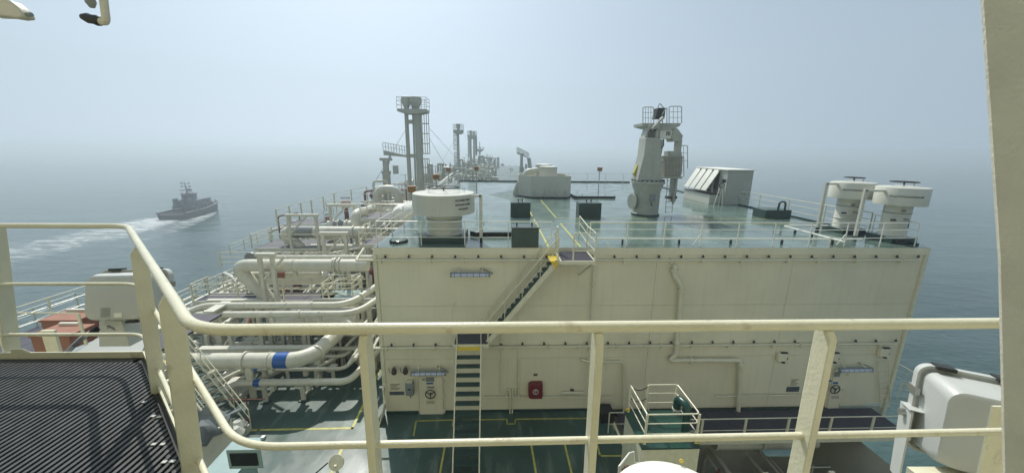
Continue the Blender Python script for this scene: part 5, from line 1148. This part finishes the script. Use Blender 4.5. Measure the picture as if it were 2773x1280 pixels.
for k, zz in enumerate((1.05, .6)):
    p0, p1 = Vector((gx0+.12, gy1-.08, gz+zz)), Vector((gx0+.75, gy1-.08, gz+zz)); 
    ch = MB().tube([lerp(p0, p1, t_/8)-Vector((0, 0, .16*math.sin(math.pi*t_/8))) for t_ in range(9)], .016, 6).build('gate_chain', 'black'); tag(ch, ('upper', 'lower')[k]+' dark chain closing the railing gate on the green roof', 'chain')
q = P(1852, 1180, Z=gz); gn = thing('gooseneck_vent', (q.x, q.y, gz), 'dark green gooseneck vent pipe standing on the green roof', 'vent')
MB().tube(rnd_path([(q.x, q.y, gz), (q.x, q.y+.0, gz+1.12), (q.x-.12, q.y+.42, gz+1.12), (q.x-.12, q.y+.42, gz+.75)], .22, 8), .125, 18).build('pipe', 'green', gn)
MB().lathe((q.x-.12, q.y+.42, gz+.68), [(.145, 0), (.145, .05)], 18).build('mouth_ring', 'vent', gn)

# mushroom vent top at the very bottom of the view
zt_ = -6.3; q = P(1880, 1236, Z=zt_); cxx, cyy = P(1822, 1350, Z=zt_).x, q.y-1.22
V4 = vent(cxx, cyy, .7, 1.22, zt_-.8, zt_-.06, 'creamy white mushroom vent top cut off by the bottom edge of the view', wheel=.5, bz=-12.2, group=None, body='white')
q = P(1845, 1250, Z=zt_); MB().ring(q+Vector((0, 0, .03)), .035, .013, (.3, 1, 0), 12, 6).build('lifting_lug', 'yellow', V4)

# sign board on a bracket
sb = thing('sign_board', P(1700, 1260, Y=7.6), 'white framed board with red brown marks on a bracket at the bottom edge', 'sign')
pp = [P(1672, 1300, Y=7.2), P(1676, 1262, Y=7.3), P(1704, 1226, Y=7.9), P(1716, 1222, Y=8.0), P(1722, 1300, Y=7.8)]
MB().prism(pp, (.0, .04, -.03)).build('board', 'cream', sb); MB().tube(pp, .025, 6, closed=True).build('frame', 'white', sb)
for k, (px, py) in enumerate(((1684, 1268), (1690, 1262), (1697, 1258))): q = P(px, py, Y=7.45+.05*k); MB().box(q+Vector((0, -.06, 0)), (.05, .02, .12)).build('lettering', 'redrust', sb)
MB().cyl(P(1706, 1250, Y=7.9), P(1745, 1252, Y=8.4), .02, 6).build('bracket', 'cream', sb)

# ================================================================== FOREGROUND EQUIPMENT
def rrect(w, h, r, n=6):
    o = []
    for cx0, cy0, a0 in ((w/2-r, h/2-r, 0), (-w/2+r, h/2-r, 90), (-w/2+r, -h/2+r, 180), (w/2-r, -h/2+r, 270)):
        for k in range(n+1): an = R(a0+90*k/n); o.append((cx0+r*math.cos(an), cy0+r*math.sin(an)))
    return o
def searchlight(c, w, h, depth, fwd, tilt, label, side=0, yoke=True):
    """housing seen from behind: rounded lid, deeper towards the lamp, clips on the rim; fwd = yaw of the lamp"""
    c = Vector(c); root = thing('floodlight', tuple(c-Vector((0, 0, h*.8))), label, 'floodlight', 'large pale floodlight housings outside the railing')
    m = Matrix.Translation(c) @ Matrix.Rotation(fwd, 4, 'Z') @ Matrix.Rotation(tilt, 4, 'X')
    secs = [(0, .80, .34), (.02, .90, .30), (.10, .97, .26), (.30*depth/.3, 1.0, .22), (depth, 1.06, .2)]
    g = MB(); V = []; n = None
    for y, s_, rr in secs:
        pr = rrect(w*s_, h*s_, min(w, h)*rr*.6); n = len(pr); V += [m @ Vector((p[0], y, p[1])) for p in pr]
    g.add(V, [(i*n+k, (i+1)*n+k, (i+1)*n+(k+1) % n, i*n+(k+1) % n) for i in range(len(secs)-1) for k in range(n)]+[tuple(range(n)), tuple((len(secs)-1)*n+k for k in range(n))[::-1]])
    g.build('housing', 'plastic', root)
    g = MB(); V = []
    for y, s_ in ((depth+.003, 1.13), (depth+.07, 1.13)): V += [m @ Vector((p[0], y, p[1])) for p in rrect(w*s_, h*s_, min(w, h)*.16)]
    g.add(V, [(k, n+k, n+(k+1) % n, (k+1) % n) for k in range(n)]+[tuple(range(n)), tuple(n+k for k in range(n))[::-1]]); g.build('rim', 'plastic', root)
    m3 = m.to_3x3()
    for x_, z_, d3 in ((-.30, .565, (.11, .11, .03)), (.30, .565, (.11, .11, .03)), (-.565, .22, (.03, .13, .06)), (.565, .22, (.03, .13, .06)), (-.565, -.38, (.03, .13, .06)), (0, -.57, (.11, .11, .03))):
        MB().box(m @ Vector((x_*w, depth+.02, z_*h)), d3, m3).build('clip', 'black' if abs(z_) > .5 else 'steel', root)
    if yoke:
        for s_ in (-1, 1):
            g = MB(); x_ = s_*w*.60
            pl_ = [m @ Vector((x_, depth-.10, -.02*h)), m @ Vector((x_, depth+.10, -.02*h)), m @ Vector((x_, depth+.06, -.95*h)), m @ Vector((x_, depth-.09, -.95*h))]
            g.prism(pl_, m3 @ Vector((s_*.012, 0, 0))); g.build('yoke', 'plastic', root)
            MB().cyl(m @ Vector((x_, depth, -.10*h)), m @ Vector((x_+s_*.05, depth, -.10*h)), .03, 14).build('pivot_knob', 'steel', root)
            MB().box(m @ Vector((x_-s_*.02, depth-.02, .0*h)), (.10, .16, .006), m3).build('ear', 'plastic', root)
    return root, m
cL = P(306, 805, Y=4.1)
fl, mL = searchlight(cL, .68, .55, .26, R(4), R(-16), 'pale floodlight housing seen square on from behind, left beyond the railing corner', yoke=False)
mp_ = mL.to_3x3()
for k in range(7): MB().box(mL @ Vector((-.07, -.004, -.12-.016*k)), (.10, .002, .006), mp_).build('printed_line', 'grey', fl)
MB().box(mL @ Vector((.06, -.004, -.2)), (.08, .002, .05), mp_).build('label_plate', 'white', fl)
q = P(300, 885, Y=4.25); MB().prism([q+Vector((-.12, 0, .08)), q+Vector((.14, 0, .08)), q+Vector((.17, 0, -.26)), q+Vector((-.2, 0, -.26))], (0, .2, 0)).build('pedestal', 'plastic', fl, bevel=.01)
text('75', .05, 'grey', 'lettering', fl, FACE(q.x-.02, q.y-.004, q.z))
g = MB(); sx = P(218, 790, Y=4.3)
MB().prism([mL @ Vector((-.37, .28, .12)), mL @ Vector((-.37, .28, -.30)), mL @ Vector((-.22, .28, -.42)), mL @ Vector((-.22, .28, .12))], mp_ @ Vector((0, .05, 0))).build('side_bracket', 'grey', fl)
cR = P(2690, 1192, Y=2.15)
fr_, mR = searchlight(cR, .56, .66, .32, R(-30), R(-8), 'pale floodlight housing turned sideways at the lower right with metal clips')
g = MB().prism([P(2455, 1262, Y=2.3), P(2720, 1262, Y=2.3), P(2720, 1330, Y=2.3), P(2445, 1330, Y=2.3)], (0, -.3, 0)); o = g.build('mount_box', 'cream'); tag(o, 'cream mounting box under the lower right floodlight', 'box')
g = MB().prism([P(2690, 1100, Y=1.7), P(2740, 1100, Y=1.7), P(2760, 1330, Y=1.7), P(2640, 1330, Y=1.7)], (0, .01, 0)); o = g.build('gusset_plate', 'cream'); tag(o, 'cream triangular gusset plate between the lower right floodlight and the window post', 'plate')

# grey sloping lid and supports beyond the grating
zl = -2.6
lid = thing('sloping_locker', tuple(P(290, 940, Z=zl)), 'grey sloping flat lid with a cream rear edge beyond the grating', 'locker')
pl4 = [P(175, 975, Z=zl-.12), P(372, 975, Z=zl-.12), P(404, 908, Z=zl), P(262, 915, Z=zl)]
MB().prism(pl4, (0, 0, -.03)).build('lid', 'plastic', lid)
MB().prism([pl4[3]+Vector((0, .02, .02)), pl4[2]+Vector((0, .02, .02)), pl4[2]+Vector((0, .32, .02)), pl4[3]+Vector((.05, .32, .02))], (0, 0, -.06)).build('rear_shelf', 'cream', lid)
MB().prism([pl4[1]+Vector((0, 0, -.035)), pl4[2]+Vector((.0, 0, -.035)), pl4[2]+Vector((0.0, 0, -.6)), pl4[1]+Vector((0, 0, -.6))], (-.03, 0, 0)).build('side_wall', 'plastic', lid)
for k in range(3): MB().box(lerp(pl4[3], pl4[2], .2+k*.3)+Vector((0, .12, .035)), (.09, .07, .025)).build('hinge', 'grey', lid)
cb_ = MB(); 
for k in range(3):
    o = MB().tube(rnd_path([P(262+k*4, 885+k*3, Y=4.2), P(215+k*3, 915+k*3, Y=4.0), P(160+k*5, 970, Y=3.4)], .2), .016-.003*k, 7).build('cable', 'black'); tag(o, 'black cable hanging from the left floodlight to the grating edge, %s' % ('upper thick one', 'middle one', 'lower thin one')[k], 'cable', 'black cables by the left floodlight')

# orange boxes with white lids on a lower deck
def obox(p0, p1, pt, Y, depth, label):
    a, c = P(*p0, Y=Y), P(*p1, Y=Y); zt_ = P(*pt, Y=Y).z
    root = thing('orange_box', ((a.x+c.x)/2, Y+depth/2, a.z), label, 'box', 'orange boxes beyond the grating')
    MB().b2((a.x, Y, a.z), (c.x, Y+depth, zt_-.065)).build('box', 'orange', root, bevel=.02)
    MB().b2((a.x+.1, Y+depth*.9, zt_+.003), (c.x-.35, Y+depth*1.0, zt_+.07)).build('hinge_bar', 'white', root)
    MB().b2((a.x-.02, Y-.02, zt_-.06), (c.x+.02, Y+depth+.02, zt_)).build('lid', 'orange', root)
obox((96, 962), (200, 962), (96, 908), 9.0, .62, 'nearer orange box with a pale hinge bar, partly behind the railing')
obox((122, 915), (224, 915), (122, 866), 9.95, .62, 'farther orange box with a pale hinge bar, next to the floodlight')
obox((330, 905), (356, 905), (330, 868), 9.9, .5, 'small piece of orange box seen right under the left floodlight')
q = P(200, 950, Y=7.0); o = MB().cyl(P(150, 985, Y=6.6), P(258, 940, Y=7.6), .16, 10).build('grey_roll', 'grey'); tag(o, 'grey roll lying in front of the orange boxes', 'roll')
q = P(150, 963, Y=9.0); o = MB().b2((q.x-1.2, 8.8, q.z-.06), (q.x+2.4, 11.5, q.z-.004)).build('side_deck', 'dark_grating'); struct(o)
railing('side_railing', 'thin railing outside the orange boxes at the left', [P(-60, 968, Z=-6.2), P(30, 925, Z=-6.0), P(150, 880, Z=-6.0), P(260, 838, Z=-6.0)], 1.0, step=2.0, r=.018, postw=.05)
railing('side_railing', 'low thin railing just in front of the orange boxes', [P(15, 955, Y=6.9), P(240, 955, Y=6.9)], .85, mids=(.5,), step=1.2, r=.015, postw=.05)
o = MB().b2(P(133, 975, Y=5.5), P(145, 895, Y=5.5)+Vector((0, .04, 0))).build('cream_post', 'cream'); tag(o, 'single short cream post in front of the nearer orange box', 'post')

# grey canvas heap below the railing at the left
cv = thing('canvas_cover', P(520, 1160, Z=-7), 'grey crumpled canvas cover squeezed between the grating edge and the railing', 'cover')
g = MB(); n = 9; q = P(505, 1150, Z=-6.5)
V = [q+Vector(((i/(n-1)-.5)*1.5, (j/(n-1)-.5)*1.6, .16*math.sin(i*1.7+j*.9)+.12*math.sin(j*2.3)-.5*((i/(n-1)-.5)**2+(j/(n-1)-.5)**2))) for j in range(n) for i in range(n)]
g.add(V, [(j*n+i, j*n+i+1, (j+1)*n+i+1, (j+1)*n+i) for j in range(n-1) for i in range(n-1)]); cvo = g.build('cover', 'canvas', cv); cvo.modifiers.new('t', 'SOLIDIFY').thickness = .03
MB().b2(q+Vector((-.6, -.6, -.9)), q+Vector((.6, .6, -.25))).build('box', 'pipe', cv)

# fittings hanging into the view at the top left
hp = thing('deckhead_pipe', P(290, 0, Y=3), 'thick grey pipe bracket with a dark cable gland hanging at the top', 'pipe')
MB().tube(rnd_path([P(276, -40, Y=3), P(287, 52, Y=3), P(284, 60, Y=3), P(270, 58, Y=3)], .03), .024, 12).build('pipe', 'post', hp)
MB().lathe(P(272, 58, Y=3), [(.030, 0), (.036, .02), (.030, .05), (.034, .08), (.02, .12), (.012, .13)], 14, (-1, 0, .22)).build('gland', 'black', hp)
MB().lathe(P(238, -22, Y=3), [(.02, 0), (.028, .03), (.03, .07), (.015, .10)], 14, (.05, 0, -1)).build('lamp_end', 'grey', hp); MB().cyl(P(236, -8, Y=3), P(280, -12, Y=3), .015, 8).build('cross_pipe', 'grey', hp)
ha = thing('deckhead_fitting', P(20, 10, Y=3), 'grey cast arm poking in at the very top left corner', 'fitting')
MB().prism([P(-30, -10, Y=3), P(22, 0, Y=3), P(45, 18, Y=3), P(58, 34, Y=3), P(62, 46, Y=3), P(42, 48, Y=3), P(10, 43, Y=3), P(-30, 42, Y=3)], (0, .08, 0)).build('arm', 'post', ha, bevel=.01)
MB().cyl(P(52, 40, Y=3.03), P(86, 40, Y=3.03), .014, 10).build('pin', 'grey', ha)

# ================================================================== TUG AND WAKE
ts = P(430, 594, Z=SEA); te = P(503, 596, Z=SEA); bw = P(585, 565, Z=SEA)
st_c = (ts+te)/2; side = (te-ts); 
ax = Vector((math.cos(R(98)), math.sin(R(98)), 0)); pr_ = Vector((ax.y, -ax.x, 0))
TL, TW = 31.0, 11.6
tug = thing('tugboat', tuple(st_c+ax*TL/2), 'dark hulled tug with a pale wheelhouse and mast steaming away on the left', 'tugboat')
tug['_w'] = tuple(st_c+ax*TL/2)
T0 = st_c
def TP(u, v, z): return T0+ax*u+pr_*v+Vector((0, 0, z))
def loft(stations, m, name, parent):
    g = MB(); V = []; k = len(stations[0][1])
    for u, pr in stations: V += [TP(u, v, z) for v, z in pr]
    Fc = [(i*k+j, i*k+j+1, (i+1)*k+j+1, (i+1)*k+j) for i in range(len(stations)-1) for j in range(k-1)]
    Fc += [tuple(range(k)), tuple((len(stations)-1)*k+j for j in range(k))[::-1]]
    return g.add(V, Fc).build(name, m, parent)
hs_ = []
for t_ in (0, .04, .2, .4, .6, .75, .86, .94, 1):
    w = TW/2*(1 if t_ < .6 else math.sqrt(max(0.012, 1-((t_-.6)/.41)**2.3))); w *= .93 if t_ == 0 else 1; dk = 2.2+2.1*max(0, t_-.35)**1.4*1.6
    hs_.append((t_*TL, [(-w*.9, -1), (-w, dk*.6), (-w*1.03, dk+.9), (-w*.97, dk+.9), (-w*.96, dk), (w*.96, dk), (w*.97, dk+.9), (w*1.03, dk+.9), (w, dk*.6), (w*.9, -1)]))
loft(hs_, 'hull', 'hull', tug)
fg = MB()
for s_ in (-1, 1): fg.tube([TP(u, s_*pr[8][0]*1.06, pr[7][1]-.15) for u, pr in hs_], .34, 8)
fg.tube([TP(0, -5.6, 2.9), TP(-.5, 0, 2.9), TP(0, 5.6, 2.9)], .34, 8); fg.build('fender', 'hull', tug)
def tb(u0, u1, v, z0, z1, name, m='tugw', t2=0): return MB().prism([TP(u0, -v, z0), TP(u1, -v, z0), TP(u1, v, z0), TP(u0, v, z0)], (0, 0, z1-z0)).build(name, m, tug)
tb(8, 24.5, 4.2, 2.3, 5.0, 'deckhouse'); tb(10, 23.5, 3.8, 5.01, 7.3, 'upper_deckhouse')
tb(7.5, 24, 4.6, 5.0, 5.12, 'deck_slab'); tb(11.5, 23.8, 4.1, 7.3, 7.42, 'deck_slab')
w0 = [TP(14.0+3*math.cos(R(22.5+45*k))*1.0, 2.9*math.sin(R(22.5+45*k)), 7.45) for k in range(8)]
MB().prism(w0, (0, 0, 2.9)).build('wheelhouse', 'tugw', tug)
w1 = [TP(14.0+3.04*math.cos(R(22.5+45*k)), 2.95*math.sin(R(22.5+45*k)), 8.5) for k in range(8)]
for k in range(8):
    a, c = w1[k], w1[(k+1) % 8]; cc = TP(14, 0, 8.5); o_ = ((a+c)/2-cc).normalized()*.04
    MB().prism([lerp(a, c, .1)+o_, lerp(a, c, .9)+o_, lerp(a, c, .9)+o_+Vector((0, 0, 1.3)), lerp(a, c, .1)+o_+Vector((0, 0, 1.3))], -o_*1.5).build('window', 'glass', tug)
MB().prism([TP(14.0+3.5*math.cos(R(22.5+45*k)), 3.4*math.sin(R(22.5+45*k)), 10.36) for k in range(8)], (0, 0, .25)).build('wheelhouse_roof', 'tugw', tug)
tb(8.2, 9.8, .8, 5.1, 8.0, 'funnel', 'tugw'); 
for s_ in (-1, 1): MB().prism([TP(8.0, s_*3.6, 5.1), TP(10, s_*3.6, 5.1), TP(10, s_*2.4, 5.1), TP(8.0, s_*2.4, 5.1)], (0, 0, 3.4)).build('funnel', 'tugw', tug)
g = MB()
g.tube([TP(13.2, 0, 10.6), TP(12.6, 0, 15.6)], [.5, .14], 8); g.tube([TP(15, 1.4, 10.6), TP(12.9, 0, 13)], .16, 6); g.tube([TP(15, -1.4, 10.6), TP(12.9, 0, 13)], .16, 6)
for z, w in ((11.9, 2.2), (13.6, 1.8), (15.2, 1.7)): g.tube([TP(12.9, -w, z), TP(12.9, w, z)], .14, 6); 
for z, v in ((13.6, -1.7), (13.6, 1.7), (15.2, -1.6), (15.2, 1.6), (12, 2.1)): g.b2(TP(12.9, v, z)-Vector((.25, .25, 0)), TP(12.9, v, z)+Vector((.25, .25, .6)))
g.tube([TP(12.6, 0, 15), TP(12.6, 0, 17.2)], .06, 5); g.build('mast', 'grey', tug)
g = MB()
for u in range(9, 24, 2):
    for s_ in (-1, 1): g.cyl(TP(u, s_*4.4, 5.1), TP(u, s_*4.4, 6.2), .05, 4)
for s_ in (-1, 1): g.cyl(TP(9, s_*4.4, 6.2), TP(24, s_*4.4, 6.2), .06, 4)
g.build('railing', 'tugw', tug)

for k in range(5): tb(9+k*2.9, 10.2+k*2.9, 4.26, 3.2, 4.3, 'window', 'glass')
for k in range(4): tb(11+k*3, 12.2+k*3, 3.86, 5.7, 6.7, 'window', 'glass')
MB().cyl(TP(10.5, 2.6, 10.6), TP(10.5, 2.6, 12.4), .12, 6).build('searchlight_post', 'tugw', tug); MB().box(TP(10.5, 2.6, 12.6), (.9, .9, .7)).build('searchlight', 'hull', tug)
MB().tube([TP(14, -2.4, 10.6), TP(14, -2.4, 12.3)], .1, 5).build('aerial', 'tugw', tug); MB().tube([TP(13, -3.3, 12.0), TP(13, -.8, 12.0)], .16, 5).build('radar', 'hull', tug)
tb(24.5, 27, 2.6, 3.6, 5.0, 'fore_locker'); tb(6.9, 8.1, 3.4, 2.3, 4.2, 'aft_locker')
tb(3.5, 6.5, 1.5, 2.3, 4.4, 'towing_winch', 'hull'); tb(25.5, 28, 1.3, 3.2, 5.2, 'anchor_winch', 'hull')
MB().tube([TP(6.8, -2.4, 2.3), TP(6.8, -2.4, 5.4), TP(6.8, 2.4, 5.4), TP(6.8, 2.4, 2.3)], .18, 6).build('towing_arch', 'hull', tug)
MB().prism([TP(9, 4.3, 6), TP(9, 4.3, 7.6), TP(12.5, 4.3, 7.6), TP(12.5, 4.3, 6)], pr_*1.2).build('rescue_boat', 'orange' if 0 else 'tugw', tug)

# wake: broken foam on the water
fm = bpy.data.materials.new('foam'); fm.use_nodes = True; t = fm.node_tree; b = t.nodes['Principled BSDF']
b.inputs['Base Color'].default_value = (.80, .84, .84, 1); b.inputs['Roughness'].default_value = .7
geo = t.nodes.new('ShaderNodeNewGeometry'); at = t.nodes.new('ShaderNodeAttribute'); at.attribute_name = 'strength'
mp = t.nodes.new('ShaderNodeMapping'); mp.inputs['Rotation'].default_value = (0, 0, R(-25)); mp.inputs['Scale'].default_value = (.12, .5, 1)
t.links.new(geo.outputs['Position'], mp.inputs[0])
n1 = t.nodes.new('ShaderNodeTexNoise'); n1.inputs['Scale'].default_value = 1.4; n1.inputs['Detail'].default_value = 9; n1.inputs['Roughness'].default_value = .68; n1.inputs['Distortion'].default_value = .8
t.links.new(mp.outputs[0], n1.inputs['Vector'])
ad = t.nodes.new('ShaderNodeMath'); ad.operation = 'ADD'; t.links.new(n1.outputs[0], ad.inputs[0]); t.links.new(at.outputs['Fac'], ad.inputs[1])
mr = t.nodes.new('ShaderNodeMapRange'); mr.inputs[1].default_value = .95; mr.inputs[2].default_value = 1.32; t.links.new(ad.outputs[0], mr.inputs[0]); t.links.new(mr.outputs[0], b.inputs['Alpha'])
def foam(name, rows, label, z):
    """rows: (left point, right point, strength); strength fades towards the sides"""
    V = []; st_ = []; k = 9
    for a, c, s_ in rows:
        for i in range(k+1):
            f = i/k; V.append(lerp(a, c, f)); V[-1].z = z; st_.append(s_-.55*abs(2*f-1)**3)
    Fc = [(r_*(k+1)+i, r_*(k+1)+i+1, (r_+1)*(k+1)+i+1, (r_+1)*(k+1)+i) for r_ in range(len(rows)-1) for i in range(k)]
    o = MB().add(V, Fc).build(name, fm, label=label, kind='stuff')
    at_ = o.data.attributes.new('strength', 'FLOAT', 'POINT')
    for i, s_ in enumerate(st_): at_.data[i].value = s_
def wp_(x, y): return P(x, y, Z=SEA)
foam('wake', [(wp_(500, 598), wp_(428, 588), .72), (wp_(440, 628), wp_(370, 586), .66), (wp_(330, 665), wp_(250, 606), .56), (wp_(200, 700), wp_(110, 630), .52), (wp_(40, 750), wp_(-60, 655), .52), (wp_(-200, 830), wp_(-300, 720), .5)], 'long white churned wake trailing left from the tug', SEA+.06)
foam('bow_wave', [(wp_(592, 558), wp_(575, 560), .48), (wp_(594, 582), wp_(562, 564), .62), (wp_(556, 606), wp_(530, 576), .58), (wp_(508, 628), wp_(490, 590), .56), (wp_(440, 660), wp_(425, 602), .46), (wp_(330, 690), wp_(330, 640), .40)], 'white bow wave and wash along the near side of the tug', SEA+.10)
foam('edge_foam', [(wp_(520, 745), wp_(505, 735), .5), (wp_(430, 760), wp_(420, 745), .42)], 'thin foam streak close to the ship side', SEA+.08)

for o in bpy.data.objects:
    if '_w' in o: del o['_w']
